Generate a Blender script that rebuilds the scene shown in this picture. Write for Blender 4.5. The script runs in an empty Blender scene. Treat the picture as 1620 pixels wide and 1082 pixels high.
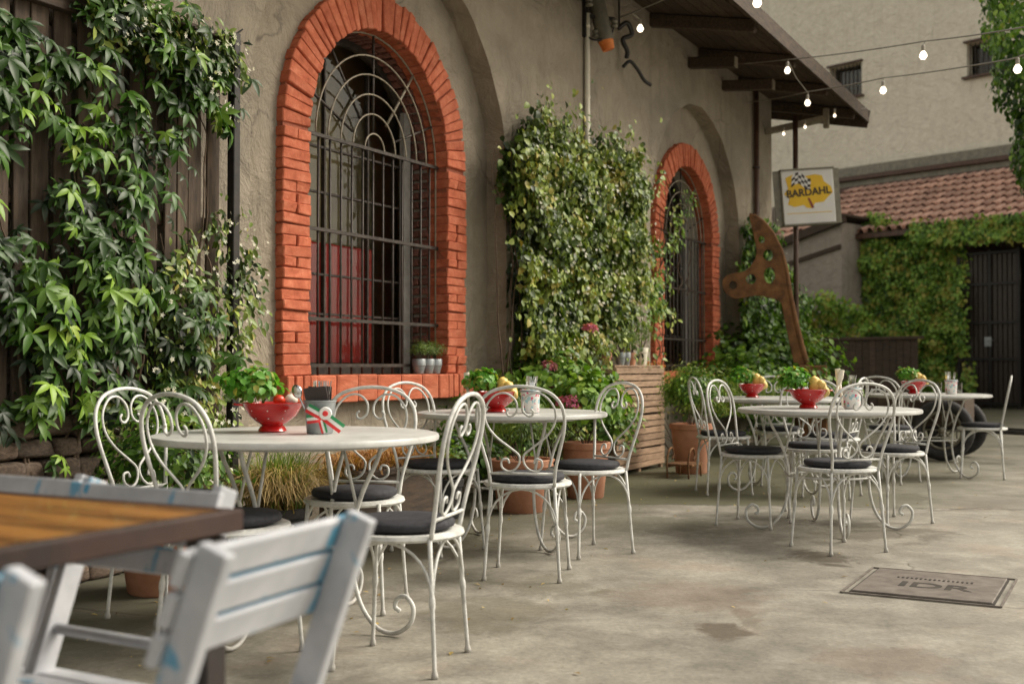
import bpy, bmesh, math, random
import numpy as np
from mathutils import Vector, Matrix, noise, geometry
R = math.radians
rnd = random.Random(7)
rng = np.random.default_rng(7)
scene = bpy.context.scene
col = scene.collection

# ------------------------------------------------------------------ camera, sky, sun, exposure
cam_data = bpy.data.cameras.new('camera')
cam = bpy.data.objects.new('camera', cam_data); col.objects.link(cam)
cam.location = (0, 0, 1.0)
cam.rotation_euler = (R(91.18), 0, 0)
cam_data.sensor_width = 36.0
cam_data.lens = 40.0
cam_data.clip_start = 0.05
cam_data.clip_end = 600
cam_data.dof.use_dof = True
cam_data.dof.focus_distance = 5.6
cam_data.dof.aperture_fstop = 2.8
scene.camera = cam

SUN_EL, SUN_AZ = 43, 72            # azimuth measured clockwise from +Y
world = bpy.data.worlds.new('World'); scene.world = world; world.use_nodes = True
wn, wl = world.node_tree.nodes, world.node_tree.links
bg = wn['Background']
sky = wn.new('ShaderNodeTexSky'); sky.sky_type = 'NISHITA'; sky.sun_disc = False
sky.sun_elevation = R(SUN_EL); sky.sun_rotation = R(SUN_AZ); sky.dust_density = 3.0; sky.air_density = 1.2
hs = wn.new('ShaderNodeHueSaturation'); hs.inputs['Saturation'].default_value = 0.22
wl.new(sky.outputs[0], hs.inputs['Color'])
tintn = wn.new('ShaderNodeMix'); tintn.data_type = 'RGBA'; tintn.blend_type = 'MULTIPLY'; tintn.inputs[0].default_value = 1
tintn.inputs[7].default_value = (1.0, 0.93, 0.80, 1)     # warm overcast
wl.new(hs.outputs[0], tintn.inputs[6]); wl.new(tintn.outputs[2], bg.inputs[0])
bg.inputs[1].default_value = 0.102
sl = bpy.data.lights.new('sun', 'SUN'); sl.energy = 1.75; sl.angle = R(34); sl.color = (1.0, 0.93, 0.82)
sun = bpy.data.objects.new('sun', sl); col.objects.link(sun)
_sd = Vector((math.sin(R(SUN_AZ)) * math.cos(R(SUN_EL)), math.cos(R(SUN_AZ)) * math.cos(R(SUN_EL)), math.sin(R(SUN_EL))))
sun.rotation_euler = _sd.to_track_quat('Z', 'Y').to_euler()
sun.location = _sd * 30
vs = scene.view_settings
scene.display_settings.display_device = 'sRGB'
vs.view_transform = 'Standard'; vs.look = 'None'; vs.gamma = 1.0; vs.use_curve_mapping = False
vs.exposure = 1.18

# ------------------------------------------------------------------ helpers
def tag(o, label=None, cat=None, group=None, kind=None):
    if label: o['label'] = label
    if cat: o['category'] = cat
    if group: o['group'] = group
    if kind: o['kind'] = kind
    return o

def empty(name, loc=(0, 0, 0), rz=0, parent=None, rx=0, ry=0):
    o = bpy.data.objects.new(name, None); col.objects.link(o)
    o.empty_display_size = 0.1
    o.location = loc; o.rotation_euler = (rx, ry, rz)
    if parent: o.parent = parent
    return o

def place(name, me, parent=None, loc=(0, 0, 0), rot=(0, 0, 0), scale=(1, 1, 1), kind=None):
    o = bpy.data.objects.new(name, me); col.objects.link(o)
    if parent: o.parent = parent
    o.location = loc; o.rotation_euler = rot; o.scale = scale
    if kind: o['kind'] = kind
    return o

def copy_tree(o, parent=None):
    c = o.copy(); col.objects.link(c); c.parent = parent
    for ch in list(o.children):
        copy_tree(ch, c)
    return c

def spline(pts, per=6, closed=False):
    P = [Vector(p) for p in pts]; n = len(P); out = []
    rngi = range(n if closed else n - 1)
    for i in rngi:
        if closed:
            a, b, c, d = P[(i - 1) % n], P[i], P[(i + 1) % n], P[(i + 2) % n]
        else:
            b, c = P[i], P[i + 1]
            a = P[i - 1] if i > 0 else b * 2 - c
            d = P[i + 2] if i + 2 < n else c * 2 - b
        for k in range(per):
            t = k / per
            out.append(0.5 * ((2 * b) + (c - a) * t + (2 * a - 5 * b + 4 * c - d) * t * t + (3 * b - a - 3 * c + d) * t ** 3))
    if not closed: out.append(P[-1])
    return out

class MB:
    def __init__(s): s.v = []; s.f = []; s.m = []
    def add(s, verts, faces, mi=0):
        b = len(s.v); s.v.extend([tuple(x) for x in verts])
        s.f.extend([tuple(b + i for i in f) for f in faces]); s.m.extend([mi] * len(faces))
    def box(s, c, size, rot=None, mi=0, jit=0):
        hx, hy, hz = size[0] / 2, size[1] / 2, size[2] / 2
        vs_ = [Vector((x, y, z)) for x in (-hx, hx) for y in (-hy, hy) for z in (-hz, hz)]
        if jit: vs_ = [v + Vector((rnd.uniform(-jit, jit), rnd.uniform(-jit, jit), rnd.uniform(-jit, jit))) for v in vs_]
        if rot is not None: vs_ = [rot @ v for v in vs_]
        c = Vector(c)
        s.add([v + c for v in vs_], [(0, 1, 3, 2), (4, 6, 7, 5), (0, 4, 5, 1), (2, 3, 7, 6), (0, 2, 6, 4), (1, 5, 7, 3)], mi)
    def bar(s, a, b, w, h, up=(0, 0, 1), mi=0):
        a, b = Vector(a), Vector(b); d = (b - a); L = d.length; d.normalize()
        up = Vector(up); x = d.cross(up)
        if x.length < 1e-4: x = d.cross(Vector((0, 1, 0)))
        x.normalize(); z = x.cross(d)
        M = Matrix((x, d, z)).transposed()
        s.box((a + b) / 2, (w, L, h), M, mi)
    def tube(s, pts, r, seg=8, closed=False, cap=True, mi=0):
        P = [Vector(p) for p in pts]; n = len(P)
        rr = r if isinstance(r, (list, tuple)) else [r] * n
        if len(rr) != n:
            rr = [rr[0] + (rr[-1] - rr[0]) * i / (n - 1) for i in range(n)]
        T = []
        for i in range(n):
            if closed: t = P[(i + 1) % n] - P[i - 1]
            else: t = P[min(i + 1, n - 1)] - P[max(i - 1, 0)]
            if t.length < 1e-9: t = Vector((0, 0, 1))
            T.append(t.normalized())
        ref = Vector((0, 0, 1)) if abs(T[0].z) < 0.9 else Vector((1, 0, 0))
        nx = T[0].cross(ref).normalized(); vs_ = []
        for i in range(n):
            nx = (nx - T[i] * nx.dot(T[i]))
            if nx.length < 1e-6: nx = T[i].orthogonal()
            nx.normalize(); ny = T[i].cross(nx)
            for k in range(seg):
                a = 2 * math.pi * k / seg
                vs_.append(P[i] + (nx * math.cos(a) + ny * math.sin(a)) * rr[i])
        fs = []
        for i in range(n if closed else n - 1):
            j = (i + 1) % n
            for k in range(seg):
                k2 = (k + 1) % seg
                fs.append((i * seg + k, i * seg + k2, j * seg + k2, j * seg + k))
        if cap and not closed:
            fs.append(tuple(range(seg))[::-1]); fs.append(tuple((n - 1) * seg + k for k in range(seg)))
        s.add(vs_, fs, mi)
    def lathe(s, prof, seg=24, c=(0, 0, 0), mi=0, cap=True):
        vs_, fs = [], []; c = Vector(c)
        for (r, z) in prof:
            for k in range(seg):
                a = 2 * math.pi * k / seg
                vs_.append(c + Vector((r * math.cos(a), r * math.sin(a), z)))
        for i in range(len(prof) - 1):
            for k in range(seg):
                k2 = (k + 1) % seg
                fs.append((i * seg + k, i * seg + k2, (i + 1) * seg + k2, (i + 1) * seg + k))
        if cap:
            fs.append(tuple(range(seg))[::-1]); n = len(prof) - 1; fs.append(tuple(n * seg + k for k in range(seg)))
        s.add(vs_, fs, mi)
    def ball(s, c, r, seg=10, sc=(1, 1, 1), jit=0, mi=0):
        prof = [(max(1e-4, math.sin(math.pi * i / (seg // 2 + 1))) * r, -math.cos(math.pi * i / (seg // 2 + 1)) * r) for i in range(seg // 2 + 2)]
        b = len(s.v); s.lathe(prof, seg, (0, 0, 0), mi, cap=False)
        for i in range(b, len(s.v)):
            v = Vector(s.v[i]); v = Vector((v.x * sc[0], v.y * sc[1], v.z * sc[2]))
            if jit: v *= 1 + jit * noise.noise(v * (3 / r) + Vector(c) * 7)
            s.v[i] = tuple(v + Vector(c))
    def poly(s, outer, holes=(), fn=None, mi=0, flip=False):
        loops = [[Vector((p[0], p[1], 0)) for p in outer]] + [[Vector((p[0], p[1], 0)) for p in h] for h in holes]
        tris = geometry.tessellate_polygon(loops)
        flat = [p for l in loops for p in l]
        fs = [tuple(t) for t in tris]
        # orient consistently
        out = []
        for t in fs:
            a, b, c = (flat[i] for i in t)
            cr = (b.x - a.x) * (c.y - a.y) - (b.y - a.y) * (c.x - a.x)
            if (cr < 0) != flip: t = t[::-1]
            out.append(t)
        s.add([fn(p.x, p.y) for p in flat], out, mi)
    def mesh(s, name, mats, smooth=False, bevel=0, bseg=1):
        me = bpy.data.meshes.new(name)
        me.from_pydata(s.v, [], s.f)
        if not isinstance(mats, (list, tuple)): mats = [mats]
        for m in mats: me.materials.append(m)
        if len(mats) > 1: me.polygons.foreach_set('material_index', s.m)
        if bevel:
            bm = bmesh.new(); bm.from_mesh(me)
            bmesh.ops.remove_doubles(bm, verts=bm.verts, dist=1e-5)
            ed = [e for e in bm.edges if len(e.link_faces) == 2 and e.calc_face_angle(0) > 0.5]
            bmesh.ops.bevel(bm, geom=ed, offset=bevel, segments=bseg, affect='EDGES', profile=0.5)
            bm.to_mesh(me); bm.free()
        if smooth: me.shade_smooth() if hasattr(me, 'shade_smooth') else None
        if smooth == 'auto':
            bm = bmesh.new(); bm.from_mesh(me)
            for e in bm.edges:
                if len(e.link_faces) == 2 and e.calc_face_angle(0) > 0.7: e.smooth = False
            bm.to_mesh(me); bm.free()
        me.update()
        return me
    def build(s, name, mats, parent=None, smooth=False, bevel=0, bseg=1, kind=None, loc=(0, 0, 0), rot=(0, 0, 0)):
        return place(name, s.mesh(name, mats, smooth, bevel, bseg), parent, loc, rot, kind=kind)

# ------------------------------------------------------------------ materials
def ramp(nt, fac, stops):
    r = nt.nodes.new('ShaderNodeValToRGB'); e = r.color_ramp.elements
    while len(e) > 1: e.remove(e[-1])
    e[0].position = stops[0][0]; e[0].color = (*stops[0][1], 1)
    for p, c in stops[1:]:
        n = e.new(p); n.color = (*c, 1)
    nt.links.new(fac, r.inputs[0]); return r.outputs[0]

def nz(nt, scale, detail=6, rough=0.6, vec=None, dist=0, dim='3D'):
    n = nt.nodes.new('ShaderNodeTexNoise'); n.inputs['Scale'].default_value = scale
    n.inputs['Detail'].default_value = detail; n.inputs['Roughness'].default_value = rough
    n.inputs['Distortion'].default_value = dist
    if vec is not None: nt.links.new(vec, n.inputs['Vector'])
    return n.outputs[0]

def coord(nt, kind='Object', scale=None):
    tc = nt.nodes.new('ShaderNodeTexCoord'); o = tc.outputs[kind]
    if scale:
        mp = nt.nodes.new('ShaderNodeMapping'); mp.inputs['Scale'].default_value = scale
        nt.links.new(o, mp.inputs[0]); o = mp.outputs[0]
    return o

def mx(nt, fac, a, b, blend='MIX'):
    m = nt.nodes.new('ShaderNodeMix'); m.data_type = 'RGBA'; m.blend_type = blend
    for idx, v in ((0, fac), (6, a), (7, b)):
        if hasattr(v, 'is_linked'): nt.links.new(v, m.inputs[idx])
        elif idx == 0: m.inputs[0].default_value = v
        else: m.inputs[idx].default_value = (*v, 1)
    return m.outputs[2]

def mth(nt, op, a, b=None, c=None, clamp=False):
    m = nt.nodes.new('ShaderNodeMath'); m.operation = op; m.use_clamp = clamp
    for i, v in enumerate((a, b, c)):
        if v is None: continue
        if hasattr(v, 'is_linked'): nt.links.new(v, m.inputs[i])
        else: m.inputs[i].default_value = v
    return m.outputs[0]

def bump(nt, h, strength, dist=0.01, prev=None):
    b = nt.nodes.new('ShaderNodeBump'); b.inputs['Strength'].default_value = strength
    b.inputs['Distance'].default_value = dist
    nt.links.new(h, b.inputs['Height'])
    if prev is not None: nt.links.new(prev, b.inputs['Normal'])
    return b.outputs[0]

def newmat(name):
    m = bpy.data.materials.new(name); m.use_nodes = True
    nt = m.node_tree; return m, nt, nt.nodes['Principled BSDF']

def setc(nt, sock, v):
    if hasattr(v, 'is_linked'): nt.links.new(v, sock)
    elif isinstance(v, (tuple, list)): sock.default_value = (*v, 1)
    else: sock.default_value = v

def simple(name, c1, c2=None, scale=8, rough=0.6, metal=0, bstr=0.2, bscale=40, bdist=0.004, objrand=0.0, vscale=None, lo=0.35, hi=0.65, coat=0):
    m, nt, b = newmat(name)
    v = coord(nt, 'Object', vscale)
    c2 = c2 or c1
    c = ramp(nt, nz(nt, scale, 6, 0.65, v), [(lo, c1), (hi, c2)])
    if objrand:
        oi = nt.nodes.new('ShaderNodeObjectInfo')
        f = mth(nt, 'MULTIPLY_ADD', oi.outputs['Random'], objrand * 2, 1 - objrand)
        cc = nt.nodes.new('ShaderNodeCombineColor')
        for i in range(3): nt.links.new(f, cc.inputs[i])
        c = mx(nt, 1.0, c, cc.outputs[0], 'MULTIPLY')
    nt.links.new(c, b.inputs['Base Color'])
    b.inputs['Metallic'].default_value = metal
    rr = mth(nt, 'MULTIPLY_ADD', nz(nt, scale * 2.3, 4, 0.6, v), 0.25, rough - 0.12)
    nt.links.new(rr, b.inputs['Roughness'])
    if coat: b.inputs['Coat Weight'].default_value = coat
    if bstr: nt.links.new(bump(nt, nz(nt, bscale, 5, 0.6, v), bstr, bdist), b.inputs['Normal'])
    return m

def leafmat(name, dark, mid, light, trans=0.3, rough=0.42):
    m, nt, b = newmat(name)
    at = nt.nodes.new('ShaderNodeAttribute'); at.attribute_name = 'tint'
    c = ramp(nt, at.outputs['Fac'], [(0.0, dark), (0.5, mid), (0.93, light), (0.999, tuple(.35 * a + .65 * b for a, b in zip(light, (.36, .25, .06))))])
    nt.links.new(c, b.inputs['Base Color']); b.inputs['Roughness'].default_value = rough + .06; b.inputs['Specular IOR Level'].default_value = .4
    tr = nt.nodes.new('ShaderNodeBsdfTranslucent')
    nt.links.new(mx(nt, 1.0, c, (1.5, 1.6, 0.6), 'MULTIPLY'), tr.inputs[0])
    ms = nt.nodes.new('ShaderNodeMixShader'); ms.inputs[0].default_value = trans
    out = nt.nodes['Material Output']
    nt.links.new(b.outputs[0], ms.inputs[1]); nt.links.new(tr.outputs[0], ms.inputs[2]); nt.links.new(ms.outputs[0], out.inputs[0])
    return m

def stucco(name, base, dark, light, crack=0.5, streak=0.35):
    m, nt, b = newmat(name)
    v = coord(nt, 'Object')
    big = nz(nt, 0.55, 6, 0.62, v, 0.4)
    c = ramp(nt, big, [(0.30, dark), (0.5, base), (0.72, light)])
    med = nz(nt, 5, 8, 0.7, v)
    c = mx(nt, 0.35, c, ramp(nt, med, [(0.3, tuple(x * 0.62 for x in base)), (0.7, tuple(min(1, x * 1.35) for x in base))]), 'MIX')
    vz = coord(nt, 'Object', (3.2, 3.2, 0.22))
    st = ramp(nt, nz(nt, 1.6, 6, 0.65, vz), [(0.52, (1, 1, 1)), (0.72, (0.55, 0.52, 0.48))])
    c = mx(nt, streak, c, st, 'MULTIPLY')
    # fallen-off patches / darker blotches
    pt = nz(nt, 2.3, 9, 0.72, v, 0.8)
    pm = ramp(nt, pt, [(0.60, (0, 0, 0)), (0.66, (1, 1, 1))])
    c = mx(nt, mth(nt, 'MULTIPLY', pm, 0.22), c, tuple(x * 0.6 for x in base))
    # pale scuffs
    sc = ramp(nt, nz(nt, 9, 8, 0.75, v, 1.0), [(0.66, (0, 0, 0)), (0.74, (1, 1, 1))])
    c = mx(nt, mth(nt, 'MULTIPLY', sc, 0.3), c, tuple(min(1, x * 1.9) for x in base))
    # cracks
    vd = nt.nodes.new('ShaderNodeMix'); vd.data_type = 'VECTOR'; vd.inputs[0].default_value = 0.35
    nn = nt.nodes.new('ShaderNodeTexNoise'); nn.inputs['Scale'].default_value = 1.6; nn.inputs['Detail'].default_value = 5
    nt.links.new(v, nn.inputs[0]); nt.links.new(v, vd.inputs[4]); nt.links.new(nn.outputs[1], vd.inputs[5])
    vo = nt.nodes.new('ShaderNodeTexVoronoi'); vo.feature = 'DISTANCE_TO_EDGE'; vo.inputs['Scale'].default_value = 1.5
    nt.links.new(vd.outputs[1], vo.inputs['Vector'])
    ck = ramp(nt, vo.outputs[0], [(0.0, (1, 1, 1)), (0.010, (0, 0, 0))])
    cm = ramp(nt, nz(nt, 0.9, 3, 0.5, v), [(0.52, (0, 0, 0)), (0.6, (1, 1, 1))])
    ckm = mth(nt, 'MULTIPLY', ck, cm)
    c = mx(nt, mth(nt, 'MULTIPLY', ckm, crack), c, tuple(x * 0.25 for x in base))
    nt.links.new(c, b.inputs['Base Color'])
    b.inputs['Roughness'].default_value = 0.9
    n1 = bump(nt, nz(nt, 2.6, 9, 0.66, v, 0.9), 0.85, 0.11)
    n2 = bump(nt, nz(nt, 24, 7, 0.72, v), 0.6, 0.014, n1)
    n3 = bump(nt, mth(nt, 'SUBTRACT', pm, ckm), 0.35, -0.01, n2)
    nt.links.new(n3, b.inputs['Normal'])
    return m

def floor_mat():
    m, nt, b = newmat('old_concrete')
    v = coord(nt, 'Object')
    big = nz(nt, 0.5, 9, 0.66, v, 0.25)
    c = ramp(nt, big, [(0.32, (0.12, 0.112, 0.094)), (0.44, (0.205, 0.193, 0.165)), (0.55, (0.33, 0.312, 0.272)), (0.70, (0.43, 0.41, 0.365))])
    wear = nz(nt, 2.6, 11, 0.74, v, 0.2)
    c = mx(nt, 0.55, c, ramp(nt, wear, [(0.36, (0.13, 0.121, 0.102)), (0.5, (0.285, 0.267, 0.232)), (0.62, (0.45, 0.43, 0.385))]))
    fine = nz(nt, 45, 6, 0.75, v)
    c = mx(nt, 0.45, c, ramp(nt, fine, [(0.3, (0.35, 0.34, 0.32)), (0.7, (1.35, 1.35, 1.35))]), 'MULTIPLY')
    pin = ramp(nt, nz(nt, 1.0, 5, 0.6, v, 0.3), [(0.56, (0, 0, 0)), (0.68, (1, 1, 1))])
    c = mx(nt, mth(nt, 'MULTIPLY', pin, 0.35), c, (0.40, 0.29, 0.23))
    sep = nt.nodes.new('ShaderNodeSeparateXYZ'); nt.links.new(v, sep.inputs[0])
    # coordinates across the yard: e = distance out from the wall
    e = mth(nt, 'ADD', mth(nt, 'MULTIPLY', sep.outputs[0], 0.876), mth(nt, 'MULTIPLY', sep.outputs[1], -0.482)); e = mth(nt, 'ADD', e, 4.6)
    wob = mth(nt, 'MULTIPLY', mth(nt, 'SUBTRACT', nz(nt, 1.6, 6, 0.65, v), 0.5), 1.6)
    # damp mossy strip beside the planters
    ef = mth(nt, 'ADD', e, wob)
    moss = mth(nt, 'SUBTRACT', 1, mth(nt, 'SMOOTH_MIN', mth(nt, 'DIVIDE', mth(nt, 'MAXIMUM', mth(nt, 'SUBTRACT', ef, 1.1), 0), 0.7), 1.0, 0.1), clamp=True)
    c = mx(nt, mth(nt, 'MULTIPLY', moss, 0.85), c, (0.085, 0.083, 0.052))
    # slab beyond y=8.3 is greener and darker
    yy = mth(nt, 'ADD', sep.outputs[1], mth(nt, 'MULTIPLY', sep.outputs[0], 0.12))
    yw = mth(nt, 'ADD', yy, mth(nt, 'MULTIPLY', mth(nt, 'SUBTRACT', nz(nt, 6, 6, 0.7, v), 0.5), 0.35))
    sl1 = mth(nt, 'GREATER_THAN', yw, 8.35)
    fade = mth(nt, 'SUBTRACT', 1, mth(nt, 'DIVIDE', mth(nt, 'SUBTRACT', ef, 2.2), 1.8), clamp=True)
    c = mx(nt, mth(nt, 'MULTIPLY', mth(nt, 'MULTIPLY', sl1, fade), 0.88), c, (0.10, 0.098, 0.052))
    # a few dirt stains with a shape of their own (x, y, half sizes, strength)
    for (sx, sy, ax, ay, k, ccol) in ((0.80, 4.30, 0.12, 0.18, 0.85, (0.09, 0.068, 0.045)), (0.93, 4.55, 0.06, 0.26, 0.5, (0.12, 0.09, 0.06)), (1.62, 5.95, 0.22, 0.30, 0.8, (0.06, 0.045, 0.028)),
                                      (0.80, 4.95, 0.42, 0.50, 0.38, (0.19, 0.13, 0.10)), (-0.1, 4.65, 0.35, 0.42, 0.5, (0.12, 0.11, 0.07)),
                                      (2.2, 6.9, 0.5, 0.5, 0.6, (0.09, 0.075, 0.05)), (2.6, 8.6, 0.8, 0.8, 0.6, (0.10, 0.095, 0.06)),
                                      (-0.6, 3.2, 0.9, 0.6, 0.35, (0.10, 0.09, 0.07)), (0.45, 3.35, .35, .22, .4, (.12, .10, .075)), (1.25, 3.9, .28, .30, .45, (.20, .15, .12)),
                                      (0.15, 5.2, .30, .35, .5, (.11, .10, .065)), (3.6, 8.2, .7, .5, .4, (.14, .125, .10)), (0.9, 7.2, .6, .5, .5, (.10, .10, .06)), (2.9, 5.6, .5, .25, .3, (.15, .13, .11))):
        dx = mth(nt, 'DIVIDE', mth(nt, 'SUBTRACT', sep.outputs[0], sx), ax)
        dy = mth(nt, 'DIVIDE', mth(nt, 'SUBTRACT', sep.outputs[1], sy), ay)
        dd = mth(nt, 'SQRT', mth(nt, 'ADD', mth(nt, 'MULTIPLY', dx, dx), mth(nt, 'MULTIPLY', dy, dy)))
        dd = mth(nt, 'ADD', dd, mth(nt, 'MULTIPLY', mth(nt, 'SUBTRACT', nz(nt, 4.5, 6, 0.7, v, 0.8), 0.5), 2.4))
        mk = mth(nt, 'SUBTRACT', 1, mth(nt, 'MULTIPLY', mth(nt, 'SUBTRACT', dd, 0.55), 2.8), clamp=True)
        c = mx(nt, mth(nt, 'MULTIPLY', mk, k), c, ccol)
    # cracks
    vo = nt.nodes.new('ShaderNodeTexVoronoi'); vo.feature = 'DISTANCE_TO_EDGE'; vo.inputs['Scale'].default_value = 0.55
    nn = nt.nodes.new('ShaderNodeTexNoise'); nn.inputs['Scale'].default_value = 1.2; nn.inputs['Detail'].default_value = 8; nt.links.new(v, nn.inputs[0])
    vd = nt.nodes.new('ShaderNodeMix'); vd.data_type = 'VECTOR'; vd.inputs[0].default_value = 0.4
    nt.links.new(v, vd.inputs[4]); nt.links.new(nn.outputs[1], vd.inputs[5]); nt.links.new(vd.outputs[1], vo.inputs['Vector'])
    ck = mth(nt, 'MULTIPLY', ramp(nt, vo.outputs[0], [(0.0, (1, 1, 1)), (0.006, (0, 0, 0))]), ramp(nt, nz(nt, 0.8, 4, 0.5, v), [(0.5, (0, 0, 0)), (0.58, (1, 1, 1))]))
    c = mx(nt, mth(nt, 'MULTIPLY', ck, 0.6), c, (0.08, 0.07, 0.05))
    joint = mth(nt, 'LESS_THAN', mth(nt, 'ABSOLUTE', mth(nt, 'SUBTRACT', yw, 8.35)), 0.02)
    c = mx(nt, mth(nt, 'MULTIPLY', joint, 0.55), c, (0.06, 0.055, 0.035))
    # little specks of grit
    g = nt.nodes.new('ShaderNodeTexVoronoi'); g.inputs['Scale'].default_value = 14; nt.links.new(v, g.inputs['Vector'])
    gm = mth(nt, 'MULTIPLY', mth(nt, 'LESS_THAN', g.outputs['Distance'], 0.10), mth(nt, 'GREATER_THAN', nz(nt, 3, 3, 0.5, v), 0.56))
    c = mx(nt, mth(nt, 'MULTIPLY', gm, 0.5), c, (0.10, 0.085, 0.06))
    c = mx(nt, 1.0, c, (.86, .845, .80), 'MULTIPLY')
    nt.links.new(c, b.inputs['Base Color'])
    nt.links.new(mth(nt, 'MULTIPLY_ADD', nz(nt, 1.3, 6, 0.6, v), 0.45, 0.42), b.inputs['Roughness'])
    n1 = bump(nt, big, 0.3, 0.08); n2 = bump(nt, wear, 0.35, 0.02, n1)
    n3 = bump(nt, fine, 0.3, 0.004, n2)
    n4 = bump(nt, mth(nt, 'ADD', ck, joint), 0.5, -0.01, n3)
    nt.links.new(n4, b.inputs['Normal'])
    return m

def glass_mat():
    m, nt, b = newmat('window_glass')
    out = nt.nodes['Material Output']
    tr = nt.nodes.new('ShaderNodeBsdfTransparent'); tr.inputs[0].default_value = (0.85, 0.85, 0.80, 1)
    gl = nt.nodes.new('ShaderNodeBsdfGlossy'); gl.inputs['Roughness'].default_value = 0.03
    fr = nt.nodes.new('ShaderNodeFresnel'); fr.inputs[0].default_value = 1.5
    f = mth(nt, 'MULTIPLY_ADD', fr.outputs[0], 0.7, 0.0)
    nt.links.new(bump(nt, nz(nt, 1.5, 2, 0.5, coord(nt)), 0.15, 0.02), gl.inputs['Normal'])
    ms = nt.nodes.new('ShaderNodeMixShader'); nt.links.new(f, ms.inputs[0])
    nt.links.new(tr.outputs[0], ms.inputs[1]); nt.links.new(gl.outputs[0], ms.inputs[2]); nt.links.new(ms.outputs[0], out.inputs[0])
    return m

def emis(name, c, s):
    m, nt, b = newmat(name)
    b.inputs['Base Color'].default_value = (*c, 1); b.inputs['Emission Color'].default_value = (*c, 1); b.inputs['Emission Strength'].default_value = s
    return m

M = {}
M['floor'] = floor_mat()
M['stucco'] = stucco('brown_grey_stucco', (0.325, 0.275, 0.208), (0.20, 0.176, 0.142), (0.43, 0.365, 0.275))
M['facade'] = stucco('pale_facade_render', (0.80, 0.715, 0.59), (0.74, 0.655, 0.535), (0.84, 0.77, 0.65), 0.2, 0.25)
M['lowwall'] = stucco('taupe_render', (0.33, 0.28, 0.235), (0.25, 0.21, 0.175), (0.40, 0.345, 0.29), 0.3, 0.3)
def painted_brick():
    m, nt, b = newmat('orange_painted_brick'); v = coord(nt); oi = nt.nodes.new('ShaderNodeObjectInfo')
    vv = nt.nodes.new('ShaderNodeVectorMath'); vv.operation = 'MULTIPLY_ADD'
    nt.links.new(oi.outputs['Random'], vv.inputs[0]); vv.inputs[1].default_value = (40, 40, 40); nt.links.new(v, vv.inputs[2]); v = vv.outputs[0]
    c = ramp(nt, nz(nt, 11, 7, .68, v), [(.32, (.36, .083, .038)), (.5, (.48, .128, .062)), (.68, (.58, .195, .108))])
    hv = mth(nt, 'MULTIPLY_ADD', oi.outputs['Random'], .22, .88); cc = nt.nodes.new('ShaderNodeCombineColor')
    for k in range(3): nt.links.new(hv, cc.inputs[k])
    c = mx(nt, 1.0, c, cc.outputs[0], 'MULTIPLY')
    gr = ramp(nt, nz(nt, 30, 7, .75, v), [(.60, (0, 0, 0)), (.70, (1, 1, 1))]); c = mx(nt, mth(nt, 'MULTIPLY', gr, .45), c, (.20, .06, .035))
    ch = ramp(nt, nz(nt, 17, 8, .75, v, .6), [(.68, (0, 0, 0)), (.72, (1, 1, 1))]); c = mx(nt, mth(nt, 'MULTIPLY', ch, .55), c, (.34, .22, .16))
    nt.links.new(c, b.inputs['Base Color']); b.inputs['Roughness'].default_value = .8; b.inputs['Specular IOR Level'].default_value = .3
    n1 = bump(nt, nz(nt, 16, 8, .7, v, .5), .9, .014); nt.links.new(bump(nt, nz(nt, 90, 5, .7, v), .5, .003, n1), b.inputs['Normal'])
    return m
M['orange'] = painted_brick()
M['bed'] = simple('dirty_painted_mortar', (.20, .055, .030), (.36, .11, .055), 22, .9, 0, .8, 50, .008)
M['oldbrick'] = simple('bare_red_brick', (0.10, 0.036, 0.026), (0.26, 0.115, 0.085), 18, 0.85, 0, 0.6, 60, 0.006, 0.3)
M['mortar'] = simple('lime_mortar', (0.36, 0.33, 0.28), (0.55, 0.52, 0.45), 30, 0.95, 0, 0.5, 70, 0.006)
M['iron'] = simple('weathered_iron_bar', (0.026, 0.021, 0.018), (0.07, 0.055, 0.045), 25, 0.5, 0.4, 0.3, 90, 0.002)
M['palebar'] = simple('pale_painted_bar', (0.20, 0.17, 0.125), (0.33, 0.285, 0.21), 25, 0.55, 0.1, 0.2)
M['greyframe'] = simple('grey_window_frame', (0.20, 0.195, 0.18), (0.30, 0.29, 0.27), 12, 0.5, 0, 0.1)
M['room'] = simple('interior_plaster', (0.17, 0.14, 0.08), (0.40, 0.33, 0.19), 1.2, 0.9, 0, 0)
M['redcloth'] = simple('red_panel', (0.30, 0.008, 0.006), (0.50, 0.014, 0.010), 3, 0.6, 0, 0)
M['glass'] = glass_mat()
M['darkwood'] = simple('dark_roof_timber', (0.030, 0.020, 0.013), (0.085, 0.055, 0.034), 6, 0.8, 0, 0.5, 30, 0.004, 0.2, (1, 6, 6))
M['trellisboard'] = simple('weathered_trellis_board', (0.035, 0.024, 0.016), (0.115, 0.080, 0.054), 5, 0.85, 0, 0.5, 30, 0.004, 0.3, (6, 6, 0.7))
M['black'] = simple('black_steel', (0.012, 0.011, 0.010), (0.03, 0.025, 0.022), 20, 0.5, 0.3, 0.2)
M['crate'] = simple('bare_crate_wood', (0.27, 0.17, 0.105), (0.46, 0.31, 0.205), 7, 0.8, 0, 0.4, 35, 0.003, 0.16, (1, 8, 8))
M['terra'] = simple('terracotta', (0.36, 0.155, 0.085), (0.50, 0.25, 0.155), 5, 0.85, 0, 0.3, 50, 0.003, 0.1)
M['zinc'] = simple('zinc', (0.24, 0.26, 0.27), (0.38, 0.40, 0.41), 9, 0.45, 0.6, 0.15, 20, 0.002)
M['soil'] = simple('soil', (0.03, 0.02, 0.013), (0.06, 0.042, 0.03), 60, 0.95, 0, 0.8, 80, 0.01)
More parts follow.
